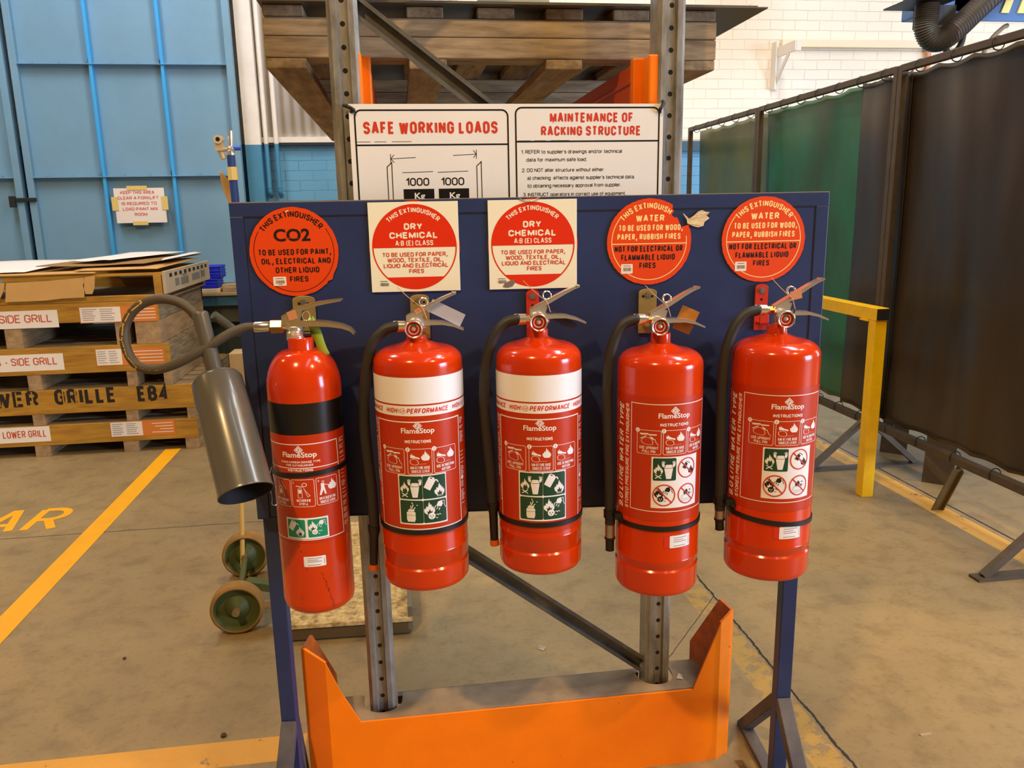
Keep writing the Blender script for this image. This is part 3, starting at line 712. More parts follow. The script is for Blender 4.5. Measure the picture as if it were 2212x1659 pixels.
tag(MB().tube([(4.46, 5.62, 2.757), (4.41, 5.6, 2.735), (4.33, 5.6, 2.66), (4.28, 5.6, 2.56), (4.30, 5.62, 2.40)], .016, seg=10).build('hanging_cable', mat('cable_grey', (120, 104, 84), .5), smooth=60), 'thin grey cable hanging from the blue arm at the right edge', 'cable')

# ================================================================== pallet racking
rk = wthing('pallet_rack', 'galvanised pallet rack frame with orange beams behind the extinguisher board', 'rack', (.27, 3.2, 0))
def punched(x):
    m = galv.copy(); m.name = 'galvanised_punched'; nt, N, Lk = nodes_of(m); b = N['Principled BSDF']
    tc = N.new('ShaderNodeTexCoord'); sp = N.new('ShaderNodeSeparateXYZ'); Lk.new(tc.outputs['Object'], sp.inputs[0])
    def M2(op, a, bb):
        q = N.new('ShaderNodeMath'); q.operation = op
        for i, v in enumerate((a, bb)):
            if isinstance(v, (int, float)): q.inputs[i].default_value = v
            else: Lk.new(v, q.inputs[i])
        return q.outputs[0]
    dx = M2('SUBTRACT', sp.outputs['X'], x); dz = M2('SUBTRACT', M2('MODULO', M2('ADD', sp.outputs['Z'], .0065), .0485), .02425)
    r = M2('SQRT', M2('ADD', M2('MULTIPLY', dx, dx), M2('MULTIPLY', dz, dz)), 0)
    h = M2('MULTIPLY', M2('LESS_THAN', r, .0058), M2('LESS_THAN', sp.outputs['Z'], 3.0))
    src = b.inputs['Base Color'].links[0].from_socket; mx = N.new('ShaderNodeMix'); mx.data_type = 'RGBA'; mx.inputs[7].default_value = (.003, .003, .003, 1)
    Lk.new(h, mx.inputs['Factor']); Lk.new(src, mx.inputs[6]); Lk.new(mx.outputs[2], b.inputs['Base Color'])
    Lk.new(M2('MULTIPLY', M2('SUBTRACT', 1, h), .45), b.inputs['Metallic'])
    return m
def upright(x, y, flip=1):
    """C profile with a raised hole strip; front faces -Y"""
    w2 = .034
    prof = [(-w2, .062), (-w2, .010), (-w2 + .009, 0), (-.013, 0), (-.010, .007), (.010, .007), (.013, 0), (w2 - .009, 0), (w2, .010), (w2, .062), (w2 - .003, .062), (w2 - .003, .013), (w2 - .012, .004), (.015, .004), (.012, .011), (-.012, .011), (-.015, .004), (-w2 + .012, .004), (-w2 + .003, .013), (-w2 + .003, .062)]
    b = MB(); b.prism(prof, lambda u, v: (x + u, y + flip * v, 0.004), lambda u, v: (x + u, y + flip * v, 4.2))
    b.box(x - .045, x + .045, y - .01 * 0, y + flip * .085, 0, .004)
    return b.build('upright', punched(x), rk)
XL, XR, YP = -.101, .648, 1.888
upright(XL, YP); upright(XR, YP); upright(XL, 4.62, -1); upright(XR, 4.62, -1)
def brace(p0, p1):
    d = (Vector(p1) - Vector(p0)).normalized(); n = Vector((-d.z, 0, d.x))
    b = MB(); P0 = Vector(p0); P1 = Vector(p1)
    pr_ = [(-.021, 0), (-.012, 0), (-.012, .018), (.012, .018), (.012, 0), (.021, 0), (.021, .003), (.015, .003), (.015, .021), (-.015, .021), (-.015, .003), (-.021, .003)]
    b.prism(pr_, lambda u, v: tuple(P0 + n * u + Vector((0, v, 0))), lambda u, v: tuple(P1 + n * u + Vector((0, v, 0))))
    return b.build('brace', brace_m, rk)
yb_ = YP + .022
brace((XL + .021, yb_, 1.958), (XR - .02, yb_, 1.42)); brace((XL + .021, yb_, .802), (XR - .033, yb_, .263))
brace((XL + .021, yb_, .86), (XR - .02, yb_, 1.36)); brace((XL + .021, yb_, 2.02), (XR - .02, yb_, 2.6))
brace((XL + .02, 4.58, .2), (XR - .02, 4.58, .9)); brace((XL + .02, 4.58, .95), (XR - .02, 4.58, 1.7))
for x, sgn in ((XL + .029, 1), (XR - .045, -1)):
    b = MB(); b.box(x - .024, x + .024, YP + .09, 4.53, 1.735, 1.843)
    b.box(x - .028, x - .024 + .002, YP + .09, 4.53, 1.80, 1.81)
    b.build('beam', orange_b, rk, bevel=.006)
    b = MB(); b.box(x - sgn * .005 - .012, x - sgn * .005 + .012, YP + .006, YP + .10, 1.66, 1.852); b.box(x - .026, x + .026, YP + .07, YP + .10, 1.68, 1.855)
    b.build('beam_connector', orange, rk, bevel=.004)
# orange end guard on the floor in front of the uprights
gd = wthing('rack_end_guard', 'orange steel end guard with a dusty top ledge at the foot of the rack', 'rack guard', (.27, 1.9, 0))
T = .006
g = MB()
fr = [(-.235, 0), (.803, 0), (.803, .416), (.792, .385), (.730, .224), (-.156, .228), (-.200, .315), (-.235, .405)]
g.prism(fr, lambda u, v: (u, 1.835, v), lambda u, v: (u, 1.841, v))
g.add([(-.235, 1.835, 0), (-.295, 1.862, 0), (-.295, 1.862, .438), (-.235, 1.835, .405), (-.232, 1.841, 0), (-.289, 1.867, 0), (-.289, 1.867, .438), (-.232, 1.841, .405)], [(0, 1, 2, 3), (7, 6, 5, 4), (2, 6, 7, 3), (1, 5, 6, 2), (0, 4, 5, 1)])
g.add([(.803, 1.835, 0), (.846, 1.858, 0), (.846, 1.858, .438), (.803, 1.835, .416), (.800, 1.841, 0), (.840, 1.862, 0), (.840, 1.862, .438), (.800, 1.841, .416)], [(3, 2, 1, 0), (4, 5, 6, 7), (3, 7, 6, 2), (2, 6, 5, 1), (1, 5, 4, 0)])
g.build('front_plate', orange_s, gd)
for xa, xb in ((-.290, -.232), (.842, .792)):
    xf = lambda y: xa + (xb - xa) * (y - 1.86) / .16
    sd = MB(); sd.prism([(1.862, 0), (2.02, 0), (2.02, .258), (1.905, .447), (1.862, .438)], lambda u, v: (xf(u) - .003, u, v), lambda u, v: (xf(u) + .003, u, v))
    sd.build('side_plate', mat('guard_inside_shaded', (226, 104, 10), .5, var=.4, vscale=16, dark=(140, 66, 24)), gd)  # darker orange holds the shade of the inner side, plus mottled dirt
# ledge with two round notches for the uprights
def ledge_pts():
    pts = [(-.157, 1.841), (.731, 1.841), (.79, 1.93), (.78, 1.972), (.72, 1.975)]
    for cx in (XR, XL):
        if cx == XR: pts.append((cx + .052, 1.975))
        else: pts.append((cx + .052, 1.952))
        for k in range(11):
            a = -PI * k / 10; pts.append((cx + .050 * math.cos(a), 1.915 + .046 * math.sin(a)))
        pts.append((cx - .052, 1.952))
    pts += [(-.20, 1.955), (-.245, 1.950)]
    return pts
lg = MB(); lg.prism(ledge_pts(), lambda u, v: (u, v, .2225), lambda u, v: (u, v, .228)); lg.build('ledge', dust, gd)
tag(MB().bar((XL + .037, 1.958, .207), (XR - .037, 1.958, .207), .02, .024).build('tie_bar', brace_m), 'thin grey steel bar along the back of the dusty orange ledge', 'bar')

# loaded pallet on the rack beams
tp_ = wthing('timber_pallet', 'weathered timber pallet lying high on the rack beams', 'pallet', (.265, 3.0, 1.843))
z0 = 1.844
for x0, x1 in ((-.295, -.199), (.044, .136), (.383, .475), (.735, .822)):
    MB().box(x0, x1, 2.06, 4.0, z0, z0 + .024).build('bottom_board', grey_wy, tp_, bevel=.003)
for y in (2.06, 2.96, 3.9):
    b = MB(); b.box(-.295, .824, y, y + .09, z0 + .025, z0 + .073); b.box(-.295, .824, y, y + .09, z0 + .074, z0 + .116); b.build('bearer', grey_w, tp_, bevel=.003)
for x0, x1 in ((-.294, -.20), (.042, .131), (.213, .305), (.384, .477), (.553, .647), (.735, .821)):
    MB().box(x0, x1, 2.06, 4.0, z0 + .117, z0 + .142).build('deck_board', grey_wy, tp_, bevel=.003)
ss = MB(); zz = z0 + .143
ss.box(-.30, .945, 2.03, 4.1, zz, zz + .003); ss.box(-.29, .92, 2.035, 4.0, zz + .004, zz + .007)
ss.add([(.86, 2.04, zz + .008), (.90, 2.04, zz + .008), (.912, 2.04, zz + .016), (.86, 3.6, zz + .008), (.90, 3.6, zz + .008), (.912, 3.6, zz + .016)], [(0, 1, 4, 3), (1, 2, 5, 4)])
tag(ss.build('steel_sheet', sheet_m), 'wide dark steel sheets lying on top of the high pallet, overhanging on the right', 'sheet')
tag(MB().box(.22, .40, 2.10, 3.4, zz + .0085, zz + .028).build('folded_sheet', sheet_l), 'small pale green folded sheet lying on the dark steel sheets', 'sheet')
tag(MB().box(.42, .52, 2.10, 3.0, zz + .0085, zz + .014).build('ribbed_strip', mat('strip_black', (60, 58, 54), .5)), 'short dark ribbed strip lying beside the pale folded sheet', 'strip')

# ================================================================== rack sign
sg = wthing('rack_load_sign', 'wide white board sign SAFE WORKING LOADS and MAINTENANCE OF RACKING STRUCTURE tied to the rack', 'sign', (.265, 1.868, 1.42))
K = .8774; SYW = 1.866
def sx_(x): return x * K
def sz_(z): return 1.5 + (z - 1.5) * K
MB().box(sx_(-.111), sx_(.710), SYW, SYW + .003, 1.40, sz_(1.772)).build('board', panel_w, sg)
f = Flat()
def half(u0, u1, vt, vl):
    U0, U1, VT = sx_(u0), sx_(u1), sz_(vt)
    r = .014; pts = [(U0, 1.41)] + [(U0, VT - r)] + [(U0 + r - r * math.cos(a), VT - r + r * math.sin(a)) for a in [PI / 2 * k / 5 for k in range(1, 6)]] + [(U1 - r + r * math.sin(a), VT - r + r * math.cos(a)) for a in [PI / 2 * k / 5 for k in range(6)]] + [(U1, 1.41)]
    f.loop(pts, .0034, 1, 1, closed=False)
    f.rect(U0, sz_(vl) - .0017, U1, sz_(vl) + .0017, 1, 1)
half(-.097, .293, 1.757, 1.672); half(.3135, .6985, 1.7625, 1.678)
f.text('SAFE WORKING LOADS', sx_(-.077), sx_(.266), sz_(1.699), .0265, 2, 1, .2)
f.text('MAINTENANCE OF', sx_(.404), sx_(.628), sz_(1.7255), .0215, 2, 1, .2)
f.text('RACKING STRUCTURE', sx_(.380), sx_(.649), sz_(1.692), .0215, 2, 1, .2)
for t, u0, u1, v in (("1. REFER to supplier's drawings and/or technical", .327, .598, 1.6475), ('data for maximum safe load.', .340, .502, 1.6275), ('2. DO NOT alter structure without either:', .328, .550, 1.601),
                     ("a) checking  effects against supplier's technical data.", .342, .634, 1.581), ('b) obtaining necessary approval from supplier.', .343, .596, 1.561), ('3. INSTRUCT operators in correct use of equipment.', .330, .610, 1.5385)):
    f.text(t, sx_(u0), sx_(u1), sz_(v), .0082, 1, 1, .13)
for u in (-.095, .318): 
    for q in range(3): f.rect(sx_(u + .044 * q), sz_(1.6795), sx_(u + .044 * q + (.034, .03, .05)[q]), sz_(1.681), 3, 1)
def L2(a, b, wd=.0012): f.loop([(sx_(a[0]), sz_(a[1])), (sx_(b[0]), sz_(b[1]))], wd, 1, 1, closed=False)
L2((-.012, 1.638), (.052, 1.641)); L2((-.012, 1.638), (-.003, 1.648)); L2((-.012, 1.638), (-.003, 1.629)); L2((-.012, 1.650), (-.012, 1.626))
L2((.148, 1.645), (.209, 1.648)); L2((.209, 1.648), (.201, 1.657)); L2((.209, 1.648), (.201, 1.639)); L2((.209, 1.659), (.209, 1.636))
for u in (-.022, .209): f.loop([(sx_(u), 1.41), (sx_(u), sz_(1.618)), (sx_(u + .012), sz_(1.629)), (sx_(u + .012), 1.41)], .0017, 1, 1, closed=False)
for u in (.001, .092):
    L2((u + .015, 1.6035), (u + .098, 1.6055) if False else (u + .094, 1.6055))
    f.text('1000', sx_(u + .023), sx_(u + .083), sz_(1.570), .0175, 1, 1, .15)
    f.rect(sx_(u + .016), 1.41, sx_(u + .095), sz_(1.562), 1, 1)
    f.ftext('Kg', sx_(u + .044), sx_(u + .071), sz_(1.537), .0135, 0, 2, .025)
f.build('print', [panel_w, p_black, s_print, p_grey], sg, lambda u, v, l: (u, SYW - .0003 - .0002 * l, v))
for x, z, dx, dz in ((sx_(-.098), sz_(1.757), -.022, .012), (sx_(.698), sz_(1.755), .014, .022)):
    MB().tube([(x + dx, SYW + .0175, z + dz), (x + dx * .7, SYW - .003, z + dz * .7), (x, SYW - .006, z), (x + dx * .3, SYW + .004, z - .004)], .0042, seg=8).build('cable_tie', plastic_k, sg, smooth=60)

# ================================================================== extinguisher board
BA = -0.0908510; BL = Vector((-.35291, 1.77411, 0)); BW = 1.29131; ZT = 1.5280; ZB = .82037
BD = Vector((math.cos(BA), math.sin(BA), 0)); BN = Vector((math.sin(BA), -math.cos(BA), 0))
bd = thing('extinguisher_board', 'navy blue steel board on two square legs carrying the five fire extinguishers', 'board', tuple(BL), BA)
MB().box(.002, BW - .002, .0015, .03, ZB, ZT).build('panel', navy, bd)
g_ = MB(); e = .028
g_.box(0, BW, 0, .032, ZT - e, ZT + .001); g_.box(0, e, 0, .032, ZB, ZT - e); g_.box(BW - e, BW, 0, .032, ZB, ZT - e)
g_.box(0, BW, 0, .032, ZB, ZB + .004)
fo = g_.build('frame', navy, bd, bevel=.0012)
gp = MB(); gp.box(e - .0012, BW - e + .0012, .0002, .003, ZT - e - .0022, ZT - e + .0004); gp.box(e - .0012, e + .0012, .0002, .003, ZB, ZT - e); gp.box(BW - e - .0012, BW - e + .0012, .0002, .003, ZB, ZT - e)
gp.build('groove', navy_gap, fo)
MB().box(0, BW, -.0002, .032, ZT + .001, ZT + .0022).build('worn_top_edge', steel_edge, fo)
for s0 in (.002, BW - .039):
    lb = MB().box(s0, s0 + .037, .0325, .0665, 0, ZB + .3).build('leg', navy, bd, bevel=.002)
    ft = MB(); sm = s0 + .0185; rl = .15 if s0 < .1 else .31
    ft.bar((sm, .06, .255), (sm, rl - .02, .012), .034, .03); ft.bar((sm, .04, .265), (sm, -.22, .012), .036, .03)
    ft.bar((sm, -.26, .008), (sm, rl, .008), .036, .016)
    ft.build('foot', mat('dusty_navy', (96, 90, 88), .8, var=.5, vscale=7, dark=(52, 52, 66)), bd, bevel=.002)
def bmap(s, z, off=0): return (s, -off, z)
def in_board(cs, cz, off=.002, st=.0004): return lambda u, v, l: (cs + u, -off - st * l, cz + v)
def barcode(f, x0, y0, x1, y1, m, cr, seed):
    rd = random.Random(seed); x = x0
    while x < x1 - 1:
        wd = rd.choice((1.5, 2.5, 4)); a = cr(x, y1); b = cr(min(x + wd, x1), y0); f.rect(a[0], a[1], b[0], b[1], m, 4); x += wd + rd.choice((1.5, 2.5))
def round_pts(r, seed, jag=.0006, n=90, notch=None):
    rd = random.Random(seed); pts = []
    for k in range(n):
        a = 2 * PI * k / n; deg = math.degrees(a)
        if notch and notch[0] < deg < notch[1]: continue
        rr = r + rd.uniform(-jag, jag); pts.append((rr * math.cos(a), rr * math.sin(a)))
    return pts
SIGN_MATS = [s_orange, s_black, s_cream, wpaper, p_grey, s_red, s_board, s_print]
def plate(root, outline, m, off0=.0005, th=.0012):
    MB().prism(outline, lambda u, v: (u, -off0, v), lambda u, v: (u, -off0 - th, v)).build('plate', m, root)
def sign_thing(s, z, label, group):
    p = BL + BD * s
    return thing('extinguisher_sign', label, 'sign', (p.x, p.y, z), BA, group)
PR = lambda u, v, l: (u, -.0018 - .00016 * l, v)
def T(f, cr, sc, t, x0, x1, yb, h, m, wt=.195, layer=1):
    a = cr(x0, yb); b = cr(x1, yb); f.text(t, a[0], b[0], a[1], h * sc, m, layer, wt)
GRS = 'round extinguisher signs'
# CO2
sc = .0940 / 402; cr = crop(612, 530, sc)
r1 = sign_thing(.1295, 1.4245, 'round red orange CO2 sign with black lettering at the left end of the board', GRS)
o_ = round_pts(.0940, 1, .0005)
o_ = [p for p in o_ if not (-46 < math.degrees(math.atan2(p[1], p[0])) < -34)]
i_ = max(range(len(o_)), key=lambda k: math.degrees(math.atan2(o_[k][1], o_[k][0])) % 360 if math.degrees(math.atan2(o_[k][1], o_[k][0])) % 360 < 315 else 0)
o_[i_ + 1:i_ + 1] = [cr(888, 828), cr(902, 800), cr(925, 792), cr(942, 786)]
plate(r1, o_, s_orange)
f = Flat()
a = cr(437, 434); b = cr(768, 434); f.ftext('CO2', a[0], b[0], a[1], 112 * sc, 1, 1, .03)
T(f, cr, sc, 'TO BE USED FOR PAINT,', 288, 948, 557, 54, 1); T(f, cr, sc, 'OIL, ELECTRICAL AND', 310, 938, 638, 54, 1)
T(f, cr, sc, 'OTHER LIQUID', 432, 830, 720, 54, 1); T(f, cr, sc, 'FIRES', 556, 725, 802, 52, 1)
f.arctext('THIS EXTINGUISHER', 0, 0, 312 * sc, -55, 51, 56 * sc, 1, 1, .19)
f.arc(0, 0, 362 * sc, math.radians(35), math.radians(-212), 5 * sc, 1, 1, 90)
a = cr(403, 835); b = cr(522, 752); f.rrect(a[0], a[1], b[0], b[1], .002, 3, 3); barcode(f, 427, 785, 507, 815, 4, cr, 1)
for y, x0, x1 in ((768, 425, 500), (823, 450, 485)): a = cr(x0, y + 3); b = cr(x1, y - 3); f.rect(a[0], a[1], b[0], b[1], 4, 4)
a = cr(520, 408); b = cr(660, 403); f.rect(a[0], a[1], b[0], b[1], 0, 3); f.poly([cr(555, 170), cr(585, 155), cr(592, 162), cr(562, 176)], 2, 3)
f.build('print', SIGN_MATS, r1, PR)
# dry chemical, two
def dry_sign(s, label, mark):
    r = sign_thing(s, 1.4295, label, 'square dry chemical signs')
    q = [(-.0975 * math.cos(2 * PI * k / 60), .0975 * math.sin(2 * PI * k / 60)) for k in range(60)]
    MB().prism(q, lambda u, v: (u, -.0004, v), lambda u, v: (u, -.001, v)).build('old_round_sign', s_orange, r)
    MB().box(-.0960, .0955, -.0032, -.0012, -.0950, .0950).build('plate', s_board, r, bevel=.0004)
    sc = .0905 / 392; cr = crop(1721, 481, sc); f = Flat(); n = 60
    def seg(y0, up):
        v = -(y0 - 481) * sc; R = .0905; a = math.asin(v / R)
        ang = [a + (PI - 2 * a) * k / n for k in range(n + 1)] if up else [PI - a + (PI + 2 * a) * k / n for k in range(n + 1)]
        f.poly([(R * math.cos(t), R * math.sin(t)) for t in ang], 5, 1)
    seg(485, True); seg(757, False); f.ring(0, 0, .0905 - 6 * sc, 12 * sc, 5, 1, 90)
    f.arctext('THIS EXTINGUISHER', 0, 0, 316 * sc, -45, 44, 46 * sc, 6, 2, .19)
    T(f, cr, sc, 'DRY', 1630, 1800, 322, 60, 6, .235, 2); T(f, cr, sc, 'CHEMICAL', 1493, 1940, 402, 60, 6, .235, 2); T(f, cr, sc, 'A:B (E) CLASS', 1545, 1895, 467, 48, 6, .17, 2)
    T(f, cr, sc, 'TO BE USED FOR PAPER,', 1420, 2025, 568, 40, 7, .175, 2); T(f, cr, sc, 'WOOD, TEXTILE, OIL,', 1465, 1985, 618, 40, 7, .175, 2)
    T(f, cr, sc, 'LIQUID AND ELECTRICAL', 1427, 2028, 670, 40, 7, .175, 2); T(f, cr, sc, 'FIRES', 1662, 1800, 722, 40, 7, .175, 2)
    barcode(f, 1387, 806, 1465, 836, 4, cr, 2); a = cr(1387, 795); b = cr(1455, 789); f.rect(a[0], a[1], b[0], b[1], 4, 3)
    if mark: f.poly([cr(1430, 870), cr(1450, 835), cr(1500, 812), cr(1540, 800), (cr(1545, 835)), cr(1520, 868), cr(1470, 880)], 4, 3)
    f.build('print', SIGN_MATS, r, lambda u, v, l: (u, -.0033 - .00016 * l, v))
    return r
dry_sign(.3865, 'square cream sign with red DRY CHEMICAL disc, nearest the CO2 sign', False)
dw = dry_sign(.6415, 'square cream sign with red DRY CHEMICAL disc, one corner smudged grey, above the middle extinguisher', True)
MB().tube([(-.028, -.004, .098), (-.018, -.006, .093), (-.006, -.006, .092), (.006, -.006, .095), (.016, -.004, .1)], .0012, seg=6).build('wire_clip', bolt_m, dw)
# water, two
def water_sign(s, label, torn):
    r = sign_thing(s, 1.4300, label, GRS); sc = .0925 / 390; cr = crop(1060, 502, sc)
    if torn:
        o = round_pts(.0925, 5, .0005, 120, (21, 55)); c2 = crop(1712, 420, .0925 / 390)
        i = [k for k in range(len(o)) if 0 <= math.degrees(math.atan2(o[k][1], o[k][0])) <= 21.01][-1]
        o[i + 1:i + 1] = [c2(2085, 268), c2(2040, 282), c2(2000, 292), c2(1985, 240), c2(1966, 203), c2(1945, 206), c2(1915, 182), c2(1928, 160), c2(1938, 150), c2(1922, 128)]
    else: o = round_pts(.0925, 6, .0005, 120)
    plate(r, o, s_orange); f = Flat()
    if torn: f.arctext('THIS EXTINGUISH', 0, 0, 300 * sc, -52, 37, 54 * sc, 2, 1, .2)
    else: f.arctext('THIS EXTINGUISHER', 0, 0, 300 * sc, -52, 51, 54 * sc, 2, 1, .2)
    T(f, cr, sc, 'WATER', 935, 1197, 318, 60, 2, .23)
    T(f, cr, sc, 'TO BE USED FOR WOOD,', 778, 1370, 401, 54, 2); T(f, cr, sc, 'PAPER, RUBBISH FIRES', 765, 1350, 481, 54, 2)
    a = cr(715, 522); b = cr(1402, 514); f.rect(a[0], a[1], b[0], b[1], 2, 1)
    T(f, cr, sc, 'NOT FOR ELECTRICAL OR', 742, 1373, 590, 54, 1); T(f, cr, sc, 'FLAMMABLE LIQUID', 803, 1303, 668, 54, 1); T(f, cr, sc, 'FIRES', 973, 1125, 742, 52, 1)
    f.arc(0, 0, 346 * sc, math.radians(8 if torn else 38), math.radians(-218), 7 * sc, 2, 1, 90)
    a = cr(802, 788); b = cr(910, 700); f.rrect(a[0], a[1], b[0], b[1], .002, 3, 3); barcode(f, 822, 733, 895, 765, 4, cr, 3)
    a = cr(825, 720); b = cr(890, 714); f.rect(a[0], a[1], b[0], b[1], 4, 4)
    f.build('print', SIGN_MATS, r, PR)
water_sign(.8955, 'round red orange WATER sign with its upper right edge torn away', True)
water_sign(1.1485, 'round red orange WATER sign, undamaged, at the right end of the board', False)
p = BL + BD * .998
ts = thing('torn_backing', 'scrap of cream torn sign backing glued to the board beside the torn water sign', 'paper scrap', (p.x, p.y, 1.474), BA)
rd = random.Random(12); tb = Flat()
tb.poly([(-.030, .016), (-.026, .013), (-.016, .004), (-.006, .010), (.004, .019), (.012, .022), (.020, .018), (.029, .017), (.022, .010), (.029, .004), (.018, -.004), (.016, -.012), (.004, -.015), (-.010, -.011), (-.020, -.006), (-.021, .002)], 0, 0)
tb.build('backing', [glue], ts, lambda u, v, l: (u, -.0016 - .002 * abs(math.sin(u * 190 + v * 140)), v))

# ================================================================== wall brackets
def bracket(s, wd, m, label, ztop=1.331):
    p = BL + BD * s
    r = thing('extinguisher_bracket', label, 'bracket', (p.x, p.y, 1.2), BA, 'extinguisher brackets')
    h = wd / 2; zt = ztop - 1.2
    pts = [(-h, .03), (h, .03), (h, zt - .008)] + [(h * math.cos(a), zt - .008 + .008 * math.sin(a)) for a in [PI * k / 8 for k in range(1, 8)]] + [(-h, zt - .008)]
    b = MB(); b.prism(pts, lambda u, v: (u, -.0022, v), lambda u, v: (u, -.0062, v)); b.box(-.010, .010, -.030, -.006, .045, .05); b.box(-.010, .010, -.030, -.026, .045, .068)
    b.build('bracket_plate', m, r, bevel=.0006)
    MB().cyl((0, -.0062, zt - .014), (0, -.0105, zt - .014), .0055, seg=6).cyl((0, -.0062, zt - .014), (0, -.0072, zt - .014), .0075, seg=16).build('bolt', bolt_m, r)
    hb = MB()
    for dx in ((-.010, .010) if wd > .035 else (0,)): hb.cyl((dx, -.0060, zt - (.017 if wd > .035 else .034)), (dx, -.0065, zt - (.017 if wd > .035 else .034)), .003, seg=12)
    hb.build('bolt_hole', hole_m, r)
bracket(.1425, .048, zinc, 'wide yellow zinc bracket behind the CO2 extinguisher head')
bracket(.3920, .041, zinc, 'yellow zinc bracket under the square sign nearest the CO2 sign', 1.328)
bracket(.6390, .028, red_dark, 'narrow red bracket under the middle square sign', 1.332)
bracket(.8935, .040, zinc, 'yellow zinc bracket under the torn water sign', 1.329)
bracket(1.1490, .029, red_dark, 'narrow red bracket under the undamaged water sign', 1.333)

# ================================================================== pictograms for the labels
def flame(f, cx, cy, h, m, layer, inner=None):
    P = [(-.22, 0), (-.40, .16), (-.44, .36), (-.36, .50), (-.30, .42), (-.26, .66), (-.14, .58), (-.04, 1.0), (.06, .72), (.12, .80), (.18, .56), (.27, .62), (.30, .42), (.38, .46), (.40, .22), (.26, 0)]
    f.poly([(cx + x * h, cy + y * h) for x, y in P], m, layer)
    if inner is not None: f.poly([(cx + x * h, cy + y * h) for x, y in [(-.14, .02), (-.22, .26), (-.1, .2), (.0, .42), (.08, .2), (.22, .28), (.14, .02)]], inner, layer + 1)
def blob(f, pts, wd, m, layer):
    n = len(pts); out = []
    for i in range(n):
        p0, p1, p2, p3 = [Vector(pts[(i + k) % n]) for k in (-1, 0, 1, 2)]
        for k in range(5):
            t = k / 5; out.append(tuple(.5 * ((2 * p1) + (p2 - p0) * t + (2 * p0 - 5 * p1 + 4 * p2 - p3) * t * t + (3 * p1 - p0 - 3 * p2 + p3) * t ** 3)))
    f.loop(out, wd, m, layer)
def fire_bin(f, u0, v0, w, m):
    f.tf = lambda x, y: (u0 + x * w, v0 + y * w)
    f.poly([(.57, .08), (.78, .08), (.86, .55), (.48, .55)], m, 3); f.poly([(.48, .57), (.86, .57), (.80, .72), (.56, .72)], m, 3)
    for sx, cx in ((-1, .47), (1, .87)):
        f.poly([(cx, .60), (cx + sx * .07, .64), (cx + sx * .10, .76), (cx + sx * .03, .78), (cx - sx * .04, .70)], m, 3)
        for k in range(4): f.loop([(cx + sx * (.01 + .02 * k), .74), (cx + sx * (-.04 + .045 * k), .90 - .03 * abs(k - 1.5))], .022, m, 3, closed=False)
    flame(f, .24, .30, .46, m, 3); f.poly([(.14, .34), (.2, .5), (.25, .42), (.30, .52), (.36, .34), (.25, .26)], 3, 4)
    f.loop([(.10, .10), (.36, .26)], .04, m, 3, closed=False); f.loop([(.10, .26), (.36, .10)], .04, m, 3, closed=False)
    f.tf = None
def jerry(f, u0, v0, w, m, low=True):
    f.tf = lambda x, y: (u0 + x * w, v0 + y * w)
    f.poly([(.04, .52), (.30, .36), (.54, .76), (.50, .90), (.34, .98), (.26, .95)], m, 3); f.loop([(.50, .80), (.60, .80), (.66, .70)], .05, m, 3, closed=False); f.poly([(.32, .90), (.42, .86), (.40, .92), (.33, .94)], 3, 4)
    flame(f, .72, .12, .54, m, 3, 3); f.loop([(.58, .08), (.86, .09)], .02, m, 3, closed=False); f.tf = None
def gas(f, u0, v0, w, m):
    f.tf = lambda x, y: (u0 + x * w, v0 + y * w)
    f.rrect(.28, .12, .66, .52, .06, m, 3); f.rect(.31, .07, .63, .14, m, 3); f.rect(.28, .36, .66, .372, 3, 4)
    f.poly([(.36, .53), (.58, .53), (.64, .58), (.56, .63), (.38, .62), (.33, .58)], m, 3)
    for a, b in (((.5, .64), (.58, .84)), ((.58, .62), (.66, .72)), ((.48, .70), (.47, .80)), ((.55, .86), (.52, .94)), ((.72, .80), (.76, .82)), ((.44, .62), (.44, .68))): f.loop([a, b], .035, m, 3, closed=False)
    f.tf = None
def elec(f, u0, v0, w, m, k=3):
    f.tf = lambda x, y: (u0 + x * w, v0 + y * w)
    flame(f, .26, .38, .56, m, 3, k); f.disc(.34, .30, .15, m, 4, 24)
    for a, b in (((.27, .33), (.30, .28)), ((.41, .33), (.38, .28)), ((.34, .25), (.34, .20))): f.loop([a, b], .035, k, 5, closed=False)
    f.poly([(.54, .72), (.62, .90), (.78, .94), (.84, .78), (.76, .66)], m, 3)
    for q in range(3): f.loop([(.52 + .09 * q, .74 - .06 * q), (.46 + .09 * q, .64 - .06 * q)], .035, m, 3, closed=False)
    f.loop([(.80, .90), (.90, .92), (.90, .74), (.96, .60)], .025, m, 3, closed=False)
    f.loop([(.52, .32), (.58, .36), (.62, .30), (.68, .36), (.74, .31)], .022, m, 3, closed=False); f.loop([(.50, .22), (.56, .18), (.60, .20)], .022, m, 3, closed=False)
    f.tf = None
